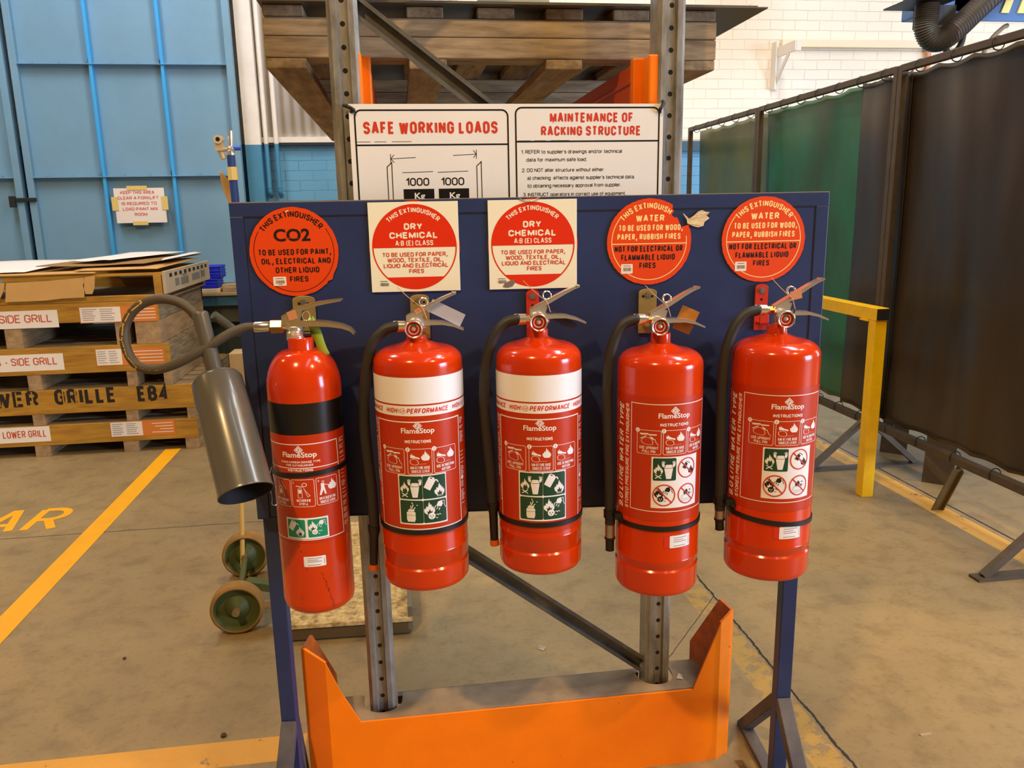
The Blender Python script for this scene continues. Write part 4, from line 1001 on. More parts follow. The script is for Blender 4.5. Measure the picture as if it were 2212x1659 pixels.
def step(f, n, u0, v0, u1, v1, l1, l2, numdisc=True, kind=0):
    f.frame(u0, v0, u1, v1, .0009, 1, 1, r=.0035)
    if numdisc: f.disc(u0 + .001, v1 - .001, .0048, 1, 2, 24); f.text(str(n), u0 - .0002, u0 + .0018, v1 - .0036, .005, 0, 3)
    else: f.text(str(n), u0 + .003, u0 + .006, v1 - .0085, .0045, 1, 1)
    c = (u0 + u1) / 2; h = v1 - v0; ww = (u1 - u0)
    tw = ww * .80
    f.text(l1, c - tw * (.38 if len(l1) < 9 else .5), c + tw * (.38 if len(l1) < 9 else .5), v0 + .0105, .0062, 1, 1); f.text(l2, c - tw * (.24 if len(l2) < 7 else .46 if len(l2) > 9 else .34), c + tw * (.24 if len(l2) < 7 else .46 if len(l2) > 9 else .34), v0 + .0028, .0062, 1, 1)
    f.tf = lambda x, y: (u0 + x * ww, v0 + .019 + y * (h - .022))
    if kind == 0:
        f.poly([(.10, .86), (.46, .90), (.52, .80), (.16, .74)], 1, 1); f.poly([(.50, .84), (.82, .84), (.82, .76), (.50, .74)], 1, 1); f.loop([(.14, .46), (.40, .70)], .05, 1, 1, closed=False)
        blob(f, [(.22, .42), (.20, .22), (.34, .08), (.62, .06), (.66, .30), (.56, .52), (.40, .58)], .022, 1, 1); f.poly([(.52, .68), (.66, .60), (.74, .40), (.60, .50)], 1, 1); f.loop([(.74, .5), (.80, .22), (.90, .02)], .022, 1, 1, closed=False)
    elif kind == 1:
        f.poly([(.12, .72), (.30, .64), (.32, .46), (.12, .50)], 1, 1); f.poly([(.30, .60), (.50, .50), (.48, .40), (.30, .50)], 1, 1); f.loop([(.18, .80), (.22, .66)], .02, 1, 1, closed=False)
        blob(f, [(.12, .34), (.14, .10), (.34, .02), (.44, .14), (.38, .36), (.24, .42)], .022, 1, 1); f.loop([(.46, .06), (.76, .08)], .012, 1, 1, closed=False)
    elif kind == 3:   # horn and carbon dioxide cylinder
        f.loop([(.28, .02), (.28, .52), (.36, .62), (.46, .52), (.46, .02)], .02, 1, 1); f.rect(.31, .28, .43, .5, 1, 1); f.ring(.58, .78, .10, .03, 1, 1, 20); f.loop([(.2, .72), (.5, .66)], .04, 1, 1, closed=False); f.loop([(.52, .66), (.68, .30), (.80, .12), (.70, .06), (.62, .30)], .02, 1, 1)
    elif kind == 4:   # figure aiming at a fire
        f.ring(.30, .84, .05, .02, 1, 1, 16); f.poly([(.20, .74), (.34, .76), (.36, .50), (.44, .08), (.36, .08), (.30, .36), (.20, .06), (.12, .06), (.20, .46)], 1, 1); f.loop([(.32, .68), (.62, .54)], .03, 1, 1, closed=False)
    elif kind == 5:
        f.loop([(.30, .02), (.38, .52), (.5, .62), (.60, .52), (.68, .02)], .02, 1, 1, closed=False); f.rect(.40, .18, .56, .42, 1, 1); f.ring(.48, .56, .10, .025, 1, 1, 16); f.loop([(.36, .95), (.44, .66)], .03, 1, 1, closed=False); f.loop([(.58, .95), (.78, .5)], .03, 1, 1, closed=False)
    f.tf = None
    if kind in (1, 4): flame(f, u0 + ww * .74, v0 + .019 + (h - .022) * .30, h * .40, 1, 1)
    if kind == 2: pass
def logo(f, c, base, w=.068, cap=.0108):
    f.ftext('FlameStop', c - w / 2, c + w / 2, base, cap, 1, 1, .02)
    r = .0094; y = base + cap + .0048
    f.poly([(c - r, y), (c, y + r), (c + r, y), (c, y - r)], 1, 2); q = r * .74
    f.loop([(c - q, y), (c, y + q), (c + q, y), (c, y - q)], .0007, 0, 3)
    f.loop([(c - .003, y - .0028), (c - .0008, y - .0024), (c - .0012, y + .0008), (c + .0008, y + .0032)], .0009, 0, 3, closed=False); f.loop([(c + .0012, y + .0026), (c + .0008, y - .0010), (c + .0034, y + .0004)], .0007, 0, 3, closed=False)
def no_ring(f, cx, cy, r, red_i=4):
    f.ring(cx, cy, r - .0012, .0024, red_i, 5, 40); d = r * .72; f.loop([(cx - d, cy + d), (cx + d, cy - d)], .0023, red_i, 6, closed=False)
def service_tag(f, u0, v0, u1, v1):
    w = u1 - u0; h = v1 - v0
    f.rect(u0, v0, u1 - .001, v1, 4, 1); f.rrect(u0 + w * .2, v0 - .0004, u1, v1 + .0006, .002, 1, 2)
    for k in range(5): y = v0 + h * (.08 + .19 * k); f.loop([(u0 + w * .19, y + .001), (u0 + w * .24, y), (u0 + w * .30, y + .0018)], .0012, 1, 3, closed=False)
    for k, (a, b) in enumerate(((.34, .86), (.34, .72), (.34, .84), (.34, .80))):
        y = v0 + h * (.80, .62, .46, .12)[k]; f.rect(u0 + w * a, y, u0 + w * b, y + .0012, 5, 3)
    f.rect(u0 + w * .94, v0 + h * .2, u0 + w * .955, v0 + h * .8, 5, 3)
LM = [lab_red, p_white, p_black, p_green, p_red, p_grey, p_green2, red]
def curved(R, zb): return (lambda u, v, l: ((R + .0005 + .00016 * l) * math.sin(u / R), -(R + .0005 + .00016 * l) * math.cos(u / R), v - zb)), (lambda u, v: (math.sin(u / R), -math.cos(u / R), 0))
def side_lines(f, u0, u1, v0, v1, seed):
    rd = random.Random(seed); v = v1
    while v > v0: f.rect(u0, v - .0012, u0 + (u1 - u0) * rd.uniform(.5, 1), v, 1, 1); v -= rd.choice((.0035, .0035, .008))
def dry_label(R, zb, root, du, dz):
    f = Flat(); Z = lambda z: z + dz
    f.rect(-.150, .850, .150, 1.190, 0, 0)
    wdt = PI * R * .80
    f.rect(-wdt, 1.1302, wdt, 1.184, 1, 1); f.rect(-wdt, 1.1062, wdt, 1.1268, 1, 1)
    for k in (-1, 0, 1):
        o = .1445 * k
        if k > -1: f.text('HIGH', -.067 + o, -.041 + o, 1.1115, .0105, 4, 2, .19, .2)
        if k < 1:
            f.text('PERFORMANCE', -.0205 + o, .066 + o, 1.1115, .0105, 4, 2, .19, .2)
        if k > -1:
            f.ring(-.0282 + o, 1.1165, .0052, .0008, 4, 2, 24)
            for q in range(4): f.rect(-.040 + o + .001 * (q % 2), 1.1128 + .0023 * q, -.033 + o, 1.1134 + .0023 * q, 4, 2)
            f.loop([(-.031 + o, 1.114), (-.028 + o, 1.118), (-.0265 + o, 1.115), (-.0245 + o, 1.119)], .001, 4, 2, closed=False)
    f.frame(-.0985, .8662, .0965, 1.0938, .0022, 1, 1)
    logo(f, 0, 1.0705)
    f.text('INSTRUCTIONS', -.027, .026, 1.0500, .0068, 1, 1, .19)
    step(f, 1, -.0805, .9845, -.0295, 1.0375, 'USE UPRIGHT', 'PULL PIN', True, 0); step(f, 2, -.0228, .9850, .0268, 1.0378, 'AIM AT FIRE BASE', 'SQUEEZE LEVER', True, 1); step(f, 3, .0308, .9848, .083, 1.0378, 'USE IN SWEEPING', 'MOTION', True, 1)
    f.rect(-.0462, .8765, .0555, .9832, 1, 1)
    for (u, v, fn) in ((-.0435, .9315, fire_bin), (.0052, .9315, jerry), (-.0435, .8795, gas), (.0052, .8795, elec)):
        f.rrect(u, v, u + .0482, v + .0492, .003, 3, 2); fn(f, u, v, .0485, 1)
    f.text('STORED PRESSURE FIRE EXTINGUISHER', .905, 1.092, -.1005, .0056, 1, 1, .16, .15, rot=1)
    f.text('ABE POWDER TYPE', .955, 1.095, -.1085, .0085, 1, 1, .18, .2, rot=1)
    side_lines(f, .101, .118, 1.03, 1.088, 4); side_lines(f, .101, .118, .90, 1.015, 5); f.disc(.106, .958, .005, 1, 2, 20)
    for v in f.bm.verts: v.co.x += du; v.co.y += dz
    a, n = curved(R, zb); f.build('label', LM, root, a, cuts=.006, normal=n)
def water_label(R, zb, root, du, dz):
    f = Flat(); f.rect(-.138, .862, .150, 1.128, 0, 0)
    f.frame(-.0805, .8835, .0985, 1.1128, .0016, 1, 1); logo(f, .0122, 1.0842)
    f.text('INSTRUCTIONS', -.018, .0435, 1.0672, .0068, 1, 1, .19)
    step(f, 1, -.0655, 1.0075, -.0155, 1.058, 'USE UPRIGHT', 'PULL PIN', True, 0); step(f, 2, -.0112, 1.0075, .0392, 1.0588, 'AIM AT FIRE BASE', 'SQUEEZE LEVER', True, 1); step(f, 3, .0436, 1.0085, .0935, 1.0588, 'USE IN SWEEPING', 'MOTION', True, 1)
    f.rect(-.0342, .8915, .0728, 1.0025, 1, 1); f.rrect(-.0310, .9515, .0170, 1.0000, .003, 3, 2); fire_bin(f, -.031, .9517, .0478, 1)
    f.tf = lambda x, y: (.0200 + x * .046, .9530 + y * .046); f.poly([(.24, .54), (.42, .44), (.54, .68), (.42, .78)], 2, 3); f.tf = None
    flame(f, .054, .963, .017, 2, 3); f.loop([(.041, .990), (.047, .9875), (.050, .984)], .0012, 2, 3, closed=False)
    no_ring(f, .0428, .9762, .0222)
    elec(f, -.0285, .8995, .041, 2, 1); no_ring(f, -.0075, .9200, .0238)
    f.rect(.036, .9185, .0465, .9245, 2, 3); f.poly([(.036, .9245), (.0475, .9245), (.043, .930), (.040, .927)], 2, 3); f.rect(.049, .917, .0525, .922, 2, 3); f.rect(.050, .9255, .0545, .9275, 2, 3)
    f.loop([(.030, .911), (.033, .917), (.056, .917), (.058, .923)], .0006, 5, 3, closed=False); f.rect(.030, .9085, .056, .9091, 5, 3); f.rect(.031, .9045, .055, .9051, 5, 3)
    no_ring(f, .0440, .9195, .0222)
    f.text('9.0 LITRE WATER TYPE', .8765, 1.1055, -.1035, .0165, 1, 1, .19, .2, rot=1)
    f.text('STORED PRESSURE FIRE EXTINGUISHER', .880, 1.1075, -.0865, .0098, 1, 1, .17, .15, rot=1)
    side_lines(f, -.131, -.1268, 1.02, 1.11, 9); side_lines(f, -.131, -.1268, .93, .975, 10)
    service_tag(f, -.0050, .8020, .0555, .8285)
    for v in f.bm.verts: v.co.x += du; v.co.y += dz
    a, n = curved(R, zb); f.build('label', LM, root, a, cuts=.006, normal=n)
def co2_label(R, zb, root):
    f = Flat(); f.rect(-.19, 1.0652, .19, 1.1302, 2, 1); a, n = curved(R, zb); f.build('colour_band', LM, root, a, cuts=.006, normal=n)
    f = Flat(); f.rect(-.118, .830, .118, 1.062, 0, 0); f.rect(-.118, .684, .118, .8299, 7, 0)
    f.loop([(-.112, .8385), (.0835, .8385), (.0790, 1.0460), (-.112, 1.0450)], .0018, 1, 1, closed=False); f.rect(-.112, .9945, .080, .9962, 1, 1)
    logo(f, -.0050, 1.0182, .072, .0112)
    f.text('5.0KG CARBON DIOXIDE TYPE', -.046, .0375, 1.0060, .0046, 1, 1, .18); f.text('FIRE EXTINGUISHER', -.034, .0225, .9992, .0046, 1, 1, .18)
    f.text('INSTRUCTIONS', -.0310, .0215, .9880, .0056, 1, 1, .19)
    step(f, 1, -.080, .9115, -.0290, .9700, 'CARRY UPRIGHT', 'TO FIRE.', False, 5); step(f, 2, -.0258, .9120, .0212, .9705, 'WITHDRAW', 'PIN.', False, 3); step(f, 3, .0252, .9130, .0722, .9715, 'AIM AT BASE OF FIRE.', 'SQUEEZE LEVER.', False, 4)
    f.rect(-.0455, .8405, .0450, .8870, 1, 1)
    for u, fn in ((-.0425, jerry), (.0025, elec)):
        f.rrect(u, .8440, u + .0395, .8835, .0025, 6, 2); fn(f, u, .8440, .039, 1)
    side_lines(f, .086, .106, .99, 1.045, 2); side_lines(f, .087, .106, .85, .975, 3)
    rd = random.Random(3)
    for k in range(16):
        u = .024 + k * .0012 + rd.uniform(-.002, .002); v = .762 - k * .0052; f.loop([(u, v), (u + rd.uniform(.0008, .004), v - rd.uniform(.002, .005))], rd.uniform(.0006, .0016), 2, 1, closed=False)
    for k in range(14):
        u = rd.uniform(-.06, .07); v = rd.uniform(.70, .83); f.loop([(u, v), (u + rd.uniform(-.001, .002), v - rd.uniform(.001, .006))], rd.uniform(.0005, .0012), 2, 1, closed=False)
    for x in LM: pass
    a, n = curved(R, zb)
    for v in f.bm.verts: pass
    f.build('label', LM, root, a, cuts=.006, normal=n)
    f = Flat(); service_tag(f, -.0230, .7785, .0340, .8005); f.build('service_sticker', LM, root, a, cuts=.006, normal=n)

# ================================================================== extinguishers
def side_prism(b, pts, w, m=0, y0=0.0): b.prism(pts, lambda u, v: (u, y0 - w / 2, v), lambda u, v: (u, y0 + w / 2, v), m)
def ribbon(pts, th):
    """closed outline of a bent strip"""
    P = [Vector((p[0], p[1])) for p in pts]; up = []; dn = []
    for i in range(len(P)):
        d = (P[min(i + 1, len(P) - 1)] - P[max(i - 1, 0)]).normalized(); n = Vector((-d.y, d.x)); up.append(tuple(P[i] + n * th / 2)); dn.append(tuple(P[i] - n * th / 2))
    return up + dn[::-1]
def channel(b, pts, w, drop, th=.0016, m=0):
    side_prism(b, ribbon(pts, th), w, m)
    for y in (-w / 2 + th / 2, w / 2 - th / 2):
        P = [tuple(p) for p in pts]; low = [(p[0], p[1] - drop * (1 - .75 * i / (len(P) - 1))) for i, p in enumerate(P)]
        side_prism(b, P + low[::-1], th, m, y0=y)
def strap(root, R, z, tilt=0.0, clip=None):
    b = MB(); n = 72; vs = []; fs = []
    for k in range(n):
        a = 2 * PI * k / n; x, y = math.sin(a), -math.cos(a)
        for rr, dz in ((R + .0006, -.0055), (R + .0026, -.0048), (R + .0026, .0048), (R + .0006, .0055)): vs.append((rr * x, rr * y, z + dz + tilt * R * x))
    for k in range(n):
        k2 = (k + 1) % n
        for q in range(4): fs.append((k * 4 + q, k2 * 4 + q, k2 * 4 + (q + 1) % 4, k * 4 + (q + 1) % 4))
    b.add(vs, fs)
    b.build('strap', plastic_k, root, smooth=35)
def place(k, s, R, zb, label, group):
    p = BL + BD * s + BN * (R + .02)
    return thing('fire_extinguisher', label, 'fire extinguisher', (p.x, p.y, zb), BA, group)
def stored_pressure(s, R, zb, zs, ztop, zg, gx, hose_pts, label, group, kind, straps, tilt=0, du=0, dz=0, nozzle='orange', clip_z=None, tag_kind=None, lift=0.0, grooves=(.052, .086)):
    root = place(0, s, R, zb, label, group)
    h = zs - zb; ht = ztop - zb
    prof = [(R - .012, 0), (R - .004, .002), (R - .0006, .008), (R, .014), (R, grooves[0] - .006), (R - .0032, grooves[0] - .002), (R - .0032, grooves[0] + .001), (R, grooves[0] + .006), (R, grooves[1] - .002), (R + .0007, grooves[1]), (R, grooves[1] + .002), (R, h - .010), (R - .0004, h)]
    n = 9
    for k in range(1, n + 1):
        a = PI / 2 * k / n; prof.append((.050 + (R - .0504) * math.cos(a), h + .030 * math.sin(a)))
    prof += [(.036, h + .036), (.026, h + .040), (.0235, h + .042)]
    MB().lathe(prof, 96).build('cylinder', red, root, smooth=35)
    Zg = zg - zb
    MB().lathe([(.0235, h + .040), (.0205, h + .044), (.0205, Zg - .019), (.0195, Zg - .017), (.0120, Zg - .017)], 40).build('neck', red, root, smooth=40)
    vb = MB(); vb.lathe([(.0125, Zg - .018), (.0150, Zg - .014), (.0150, Zg + .010), (.0110, Zg + .014)], 28, cx=gx); vb.box(gx - .012, gx + .014, -.010, .010, Zg - .004, Zg + .020)
    vb.cyl((gx, -.010, Zg), (gx, -.024, Zg), .0085, seg=20); vb.cyl((gx + .012, 0, Zg), (gx + .024, 0, Zg), .0055, seg=14)
    hx, hz = hose_pts[0]
    vb.cyl((gx - .010, 0, hz - zb), (hx + .028, 0, hz - zb), .0062, seg=16)
    vb.build('valve', chrome, root, smooth=40)
    MB().cyl((hx + .026, 0, hz - zb), (hx + .036, 0, hz - zb), .0088, seg=6).build('hose_nut', brass, root)
    ga = MB(); q = [(.0120, -.018), (.0165, -.020), (.0182, -.024), (.0182, -.036), (.0168, -.0375), (.0150, -.0365)]
    for i in range(len(q) - 1): ga.rings([((gx, q[i][1], Zg), q[i][0]), ((gx, q[i + 1][1], Zg), q[i + 1][0])], 36, 0, cap=False)
    go_ = ga.build('gauge', chrome, root, smooth=40)
    fd = Flat(); fd.disc(0, 0, .0152, 0, 0, 36); fd.ring(0, 0, .0100, .0018, 1, 1, 36); fd.arc(0, 0, .0085, math.radians(60), math.radians(120), .004, 3, 2, 12); fd.disc(0, 0, .0042, 1, 2, 20); fd.loop([(0, 0), (.0005, .009)], .0014, 2, 3, closed=False)
    fd.build('gauge_dial', [gauge_r, mat('dial_rim', (224, 206, 196), .4), bolt_m, gauge_g], go_, lambda u, v, l: (gx + u, -.0315 - .0003 * l, Zg + v))
    bz = MB(); bz.rings([((gx, -.0330, Zg), .0036), ((gx, -.0352, Zg), .0030), ((gx, -.0362, Zg), .0012)], 14); bz.build('gauge_pin', chrome, go_, smooth=40)
    # handles
    lv = MB(); X = gx
    channel(lv, [(X - .016, Zg + .024), (X + .006, Zg + .0355 + lift * .2), (X + .032, Zg + .0485 + lift * .5), (X + .056, Zg + .0605 + lift * .8), (X + .074, Zg + .0680 + lift), (X + .087, Zg + .0715 + lift)], .021, .012)
    lv.cyl((X + .080, -.0105, Zg + .0700 + lift), (X + .080, .0105, Zg + .0700 + lift), .0026, seg=10)
    lv.build('squeeze_lever', chrome, root, smooth=30)
    ch = MB()
    for y in (-.0105, .0105): side_prism(ch, [(X - .016, Zg + .012), (X - .016, Zg + .0235), (X + .006, Zg + .034), (X + .020, Zg + .030), (X + .016, Zg + .016), (X + .024, Zg + .010), (X + .012, Zg + .006)], .0016, 0, y)
    channel(ch, [(X + .012, Zg + .0125), (X + .034, Zg + .0125), (X + .058, Zg + .0105), (X + .080, Zg + .0040), (X + .100, Zg - .0060)], .0225, .010)
    ch.cyl((X + .004, -.0125, Zg + .018), (X + .004, .0125, Zg + .018), .0028, seg=10)
    ch.build('carry_handle', chrome, root, smooth=30)
    pn = MB()
    for dy in (-.004, .003): pn.tube([(X + .020 + .0085 * math.cos(a), dy, Zg + .052 + lift * .4 + .0085 * math.sin(a)) for a in [2 * PI * q / 14 for q in range(14)]], .0011, seg=6, closed=True, smooth=1)
    pn.cyl((X + .010, -.014, Zg + .036), (X + .010, .014, Zg + .036), .0016, seg=8); pn.build('safety_pin', chrome, root, smooth=40)
    MB().tube([(X + .026, -.013, Zg + .018), (X + .018, -.014, Zg + .040), (X + .006, -.016, Zg + .050), (X - .012, -.018, Zg + .066), (X - .030, -.020, Zg + .084)], .0008, seg=6).build('seal_wire', wire_m, root)
    if tag_kind == 'clear':
        o = MB().box(-.037, .037, -.0004, .0004, -.0135, .0135, tf=Matrix.Translation((X + .066, -.004, Zg + .028)) @ Matrix.Rotation(math.radians(27), 4, 'Y')).build('tag', tag_c, root)
        MB().box(-.010, .008, -.0125, -.0117, -.005, .005, tf=Matrix.Translation((X + .012, 0, Zg + .036)) @ Matrix.Rotation(math.radians(-28), 4, 'Y')).build('seal', cop, root)
    if tag_kind == 'dark':
        MB().box(-.032, .032, -.0004, .0004, -.009, .009, tf=Matrix.Translation((X + .052, .004, Zg - .002)) @ Matrix.Rotation(math.radians(30), 4, 'Y')).build('tag', tag_d, root)
    if tag_kind == 'amber':
        MB().box(-.020, .020, -.0004, .0004, -.026, .026, tf=Matrix.Translation((X + .065, .012, Zg + .006)) @ Matrix.Rotation(math.radians(24), 4, 'Y')).build('tag', tag_a, root, bevel=.002)
    if tag_kind == 'copper':
        MB().box(-.012, .012, -.0004, .0004, -.009, .009, tf=Matrix.Translation((X + .026, -.0135, Zg + .047)) @ Matrix.Rotation(math.radians(-12), 4, 'Y')).build('seal', cop, root)
        MB().tube([(X + .026, -.012, Zg + .016), (X + .022, -.012, Zg), (X + .026, -.012, Zg - .014)], .0016, seg=6).build('tag_strap', plastic_k, root)
        MB().add([(X + .022, -.012, Zg + .004), (X + .042, -.012, Zg - .012), (X + .020, -.0118, Zg - .004)], [(0, 1, 2)]).build('tag', tag_d, root, solid=.0006)
    # hose
    yy = lambda i, n: -.002 - .010 * min(1, i / 4)
    body = [(x, yy(i, 0), z - zb) for i, (x, z) in enumerate(hose_pts)]
    hp0 = [(hx + .004, 0, hz - zb)] + body[:-2]
    hh = MB().tube(hp0, .0112, seg=18).build('hose', rubber, root, smooth=70)
    MB().rings([((hx - .004, 0, hz - zb), .0115), ((hx + .001, 0, hz - zb), .0118), ((hx + .020, 0, hz - zb), .0112), ((hx + .022, 0, hz - zb), .0080), ((hx + .027, 0, hz - zb), .0080)], 22).build('ferrule', chrome, hh, smooth=40)
    nz = MB()
    if nozzle == 'orange':
        a, b_, c_ = body[-3], body[-2], body[-1]
        a = Vector(a); b_ = Vector(b_); c_ = Vector(c_)
        nz.rings([(a + Vector((0, 0, .016)), .0128), (a + Vector((0, 0, .006)), .0132), (a, .0118), (a.lerp(b_, .12), .0096), (b_, .0088)], 18)
        no = nz.build('nozzle', plastic_k, root, smooth=40)
        MB().rings([(b_, .0092), (b_.lerp(c_, .5), .0104), (c_, .0104)], 18).build('nozzle_tip', mat('tip_orange', (206, 92, 16), .4), no, smooth=40)
    else:
        a, b_, c_ = [Vector(v) for v in body[-3:]]
        nz.rings([(b_ + Vector((0, 0, .002)), .0120), (b_ - Vector((0, 0, .002)), .0120), (b_ - Vector((0, 0, .004)), .0098), (c_ + Vector((0, 0, .004)), .0095), (c_, .0100)], 18); no = nz.build('nozzle', plastic_k, root, smooth=40)
        MB().rings([(a + Vector((0, 0, .004)), .0108), (b_ + Vector((0, 0, .001)), .0108)], 20).build('nozzle_collar', bolt_m, no, smooth=40)
    if clip_z:
        cz = clip_z - zb; x = [p for p in body if True]; xc = min(body, key=lambda p: abs(p[2] - cz))
        cb = MB(); cb.rings([((xc[0], xc[1], cz - .009), .0142), ((xc[0], xc[1], cz + .009), .0142)], 22); cb.box(xc[0] + .006, xc[0] + .026, xc[1] - .024, xc[1] - .004, cz - .006, cz + .008)
        cb.cyl((xc[0] + .022, xc[1] - .026, cz - .004), (xc[0] + .022, xc[1] - .018, cz - .004), .006, seg=14)
        cb.build('hose_clip', plastic_k, root, bevel=.0015)
    strap(root, R, straps - zb, tilt)
    (dry_label if kind == 'dry' else water_label)(R, zb, root, du, dz)
    return root
GE = 'stored pressure extinguishers'
stored_pressure(.3905, .092, .725, 1.203, 1.255, 1.272, -.003, [(-.042, 1.274), (-.066, 1.267), (-.091, 1.239), (-.106, 1.184), (-.115, 1.105), (-.115, 1.024), (-.109, .931), (-.108, .846), (-.109, .830), (-.114, .757), (-.115, .745)],
                'red dry chemical extinguisher with white band, second from the left, clear tag on its lever', GE, 'dry', .8595, 0, 0, 0, 'orange', None, 'clear', -.002)
stored_pressure(.6420, .0895, .748, 1.203, 1.252, 1.279, -.001, [(-.045, 1.282), (-.069, 1.275), (-.094, 1.244), (-.111, 1.186), (-.116, 1.107), (-.112, 1.025), (-.106, .942), (-.104, .889), (-.103, .873), (-.102, .803), (-.101, .790)],
                'red dry chemical extinguisher with white band and dark tag, in the middle of the row', GE, 'dry', .8635, 0, -.006, -.004, 'orange', None, 'dark', -.001)
stored_pressure(.8995, .0900, .688, 1.183, 1.236, 1.264, -.009, [(-.054, 1.276), (-.081, 1.266), (-.101, 1.228), (-.112, 1.169), (-.113, 1.068), (-.108, .943), (-.106, .851), (-.106, .829), (-.106, .797), (-.106, .768)],
                'red nine litre water extinguisher with amber tag, hanging lowest, second from the right', GE, 'water', .8450, 0, 0, 0, 'silver', .853, 'amber', .006, (.062, .080))
stored_pressure(1.1470, .0905, .713, 1.197, 1.247, 1.273, .005, [(-.046, 1.289), (-.074, 1.279), (-.097, 1.246), (-.112, 1.192), (-.117, 1.102), (-.114, .977), (-.112, .875), (-.111, .853), (-.111, .832), (-.110, .807)],
                'red nine litre water extinguisher with copper seal at the right end of the row', GE, 'water', .8470, -.09, -.0145, .0115, 'silver', .876, 'copper', .008, (.060, .078))

def co2(s, R, zb):
    root = place(1, s, R, zb, 'tall slim red carbon dioxide extinguisher with black band and grey horn, at the left end', None)
    h = 1.150 - zb
    prof = [(R - .018, 0), (R - .008, .002), (R - .002, .008), (R, .018), (R, h)]
    for k in range(1, 13):
        a = PI / 2 * k / 12 * .93; prof.append((.0285 + (R - .0285) * math.cos(a) if k < 12 else .029, h + .080 * math.sin(a)))
    MB().lathe(prof, 96).build('cylinder', red, root, smooth=35)
    zn = 1.229 - zb
    MB().lathe([(.0285, zn - .002), (.0265, zn + .004), (.0265, zn + .0235), (.0250, zn + .026), (.012, zn + .026)], 40).build('neck', red, root, smooth=40)
    z = 1.253 - zb; vb = MB()
    vb.lathe([(.0185, z - .002), (.0190, z + .004), (.0175, z + .005), (.0190, z + .008), (.0175, z + .0095), (.0185, z + .013), (.0160, z + .016), (.0165, z + .020), (.0150, z + .024), (.010, z + .026)], 30, cx=-.010)
    vb.box(-.026, .008, -.012, .012, z + .020, z + .032); vb.cyl((.004, 0, z + .008), (.022, 0, z + .008), .0062, seg=14, m=1)
    vb.cyl((-.026, 0, z + .0255), (-.040, 0, z + .0255), .0085, seg=16); vb.build('valve', [chrome, mat('plug_dark', (60, 60, 58), .4, metal=.6)], root, smooth=35)
    MB().cyl((-.034, 0, z + .0255), (-.058, 0, z + .0255), .0158, seg=6).build('hose_nut', brass, root, bevel=.001)
    lv = MB()
    for y in (-.0115, .0115): side_prism(lv, [(-.033, z + .028), (-.033, z + .044), (-.006, z + .060), (.010, z + .058), (.005, z + .040), (.008, z + .026)], .0018, 0, y)
    channel(lv, [(-.033, z + .047), (-.010, z + .060), (.014, z + .068), (.040, z + .0735), (.066, z + .0765), (.090, z + .0785)], .023, .013)
    lv.cyl((-.022, -.014, z + .030), (-.022, .014, z + .030), .0032, seg=10); lv.build('squeeze_lever', zinc if False else mat('lever_nickel', (226, 212, 168), .26, metal=.9), root, smooth=30)
    ch = MB(); channel(ch, [(.004, z + .037), (.030, z + .036), (.062, z + .032), (.088, z + .026), (.104, z + .018), (.112, z + .008)], .025, .013)
    ch.build('carry_handle', MATS['lever_nickel'], root, smooth=30)
    MB().box(-.010, .008, -.0135, -.0127, -.010, .008, tf=Matrix.Translation((-.010, 0, z + .050)) @ Matrix.Rotation(math.radians(-14), 4, 'Y')).build('seal', cop, root)
    MB().tube([(.016 + .008 * math.cos(a), -.006, z + .046 + .010 * math.sin(a)) for a in [2 * PI * q / 14 for q in range(14)]], .0015, seg=6, closed=True, smooth=1).build('safety_pin', chrome, root, smooth=40)
    tg = MB(); tg.sheet(lambda u, v: (.020 + .034 * v ** 1.2 + (u - .5) * .017 + .003 * math.sin(v * 5), -.004 + .006 * math.sin(v * 3 + 1), z + .040 - .078 * v + (u - .5) * .010), 2, 14)
    tg.build('tag_tape', tag_y, root, smooth=60, solid=.0006)
    # hose loop, carrying tube and discharge horn
    hp_ = [(-.090, 1.278), (-.111, 1.277), (-.140, 1.267), (-.169, 1.251), (-.209, 1.229), (-.249, 1.210), (-.292, 1.199), (-.329, 1.205), (-.350, 1.227), (-.359, 1.258), (-.356, 1.286), (-.340, 1.313), (-.315, 1.331), (-.281, 1.339), (-.249, 1.334), (-.223, 1.319), (-.205, 1.298)]
    yv = [0, -.002, -.008, -.016, -.024, -.026, -.022, -.012, -.002, .006, .012, .014, .014, .012, .010, .006, .002]
    hs_ = MB().tube([(x, y, q - zb) for (x, q), y in zip(hp_, yv)], .0098, seg=18).build('hose', mat('hose_dusty', (72, 62, 46), .6), root, smooth=70)
    rd = random.Random(2); hl = MB()
    for i0, i1 in ((5.4, 6.0), (6.2, 6.8), (7.0, 8.4), (8.6, 9.2), (9.4, 10.2), (10.4, 11.0), (11.2, 12.0)):
        k = i0
        while k < i1:
            i = int(k); t = k - i; x = hp_[i][0] + (hp_[i + 1][0] - hp_[i][0]) * t; q = hp_[i][1] + (hp_[i + 1][1] - hp_[i][1]) * t; y = yv[i] + (yv[i + 1] - yv[i]) * t
            d = Vector((hp_[i + 1][0] - hp_[i][0], 0, hp_[i + 1][1] - hp_[i][1])).normalized(); n = Vector((d.z, 0, -d.x))
            if n.dot(Vector((x + .28, 0, q - 1.27))) < 0: n = -n
            c0 = Vector((x, y, q - zb)) + (n * .08 + Vector((0, -1, 0))).normalized() * .0101
            c1 = Vector((x, y, q - zb)) + (n * .80 + Vector((0, -.60, 0))).normalized() * .0101
            hl.bar(c0, c1, rd.uniform(.002, .0045), .0010, up=d.cross(n)); k += rd.uniform(.09, .15)
    hl.build('hose_print', mat('hose_yellow_print', (214, 166, 64), .6), hs_)
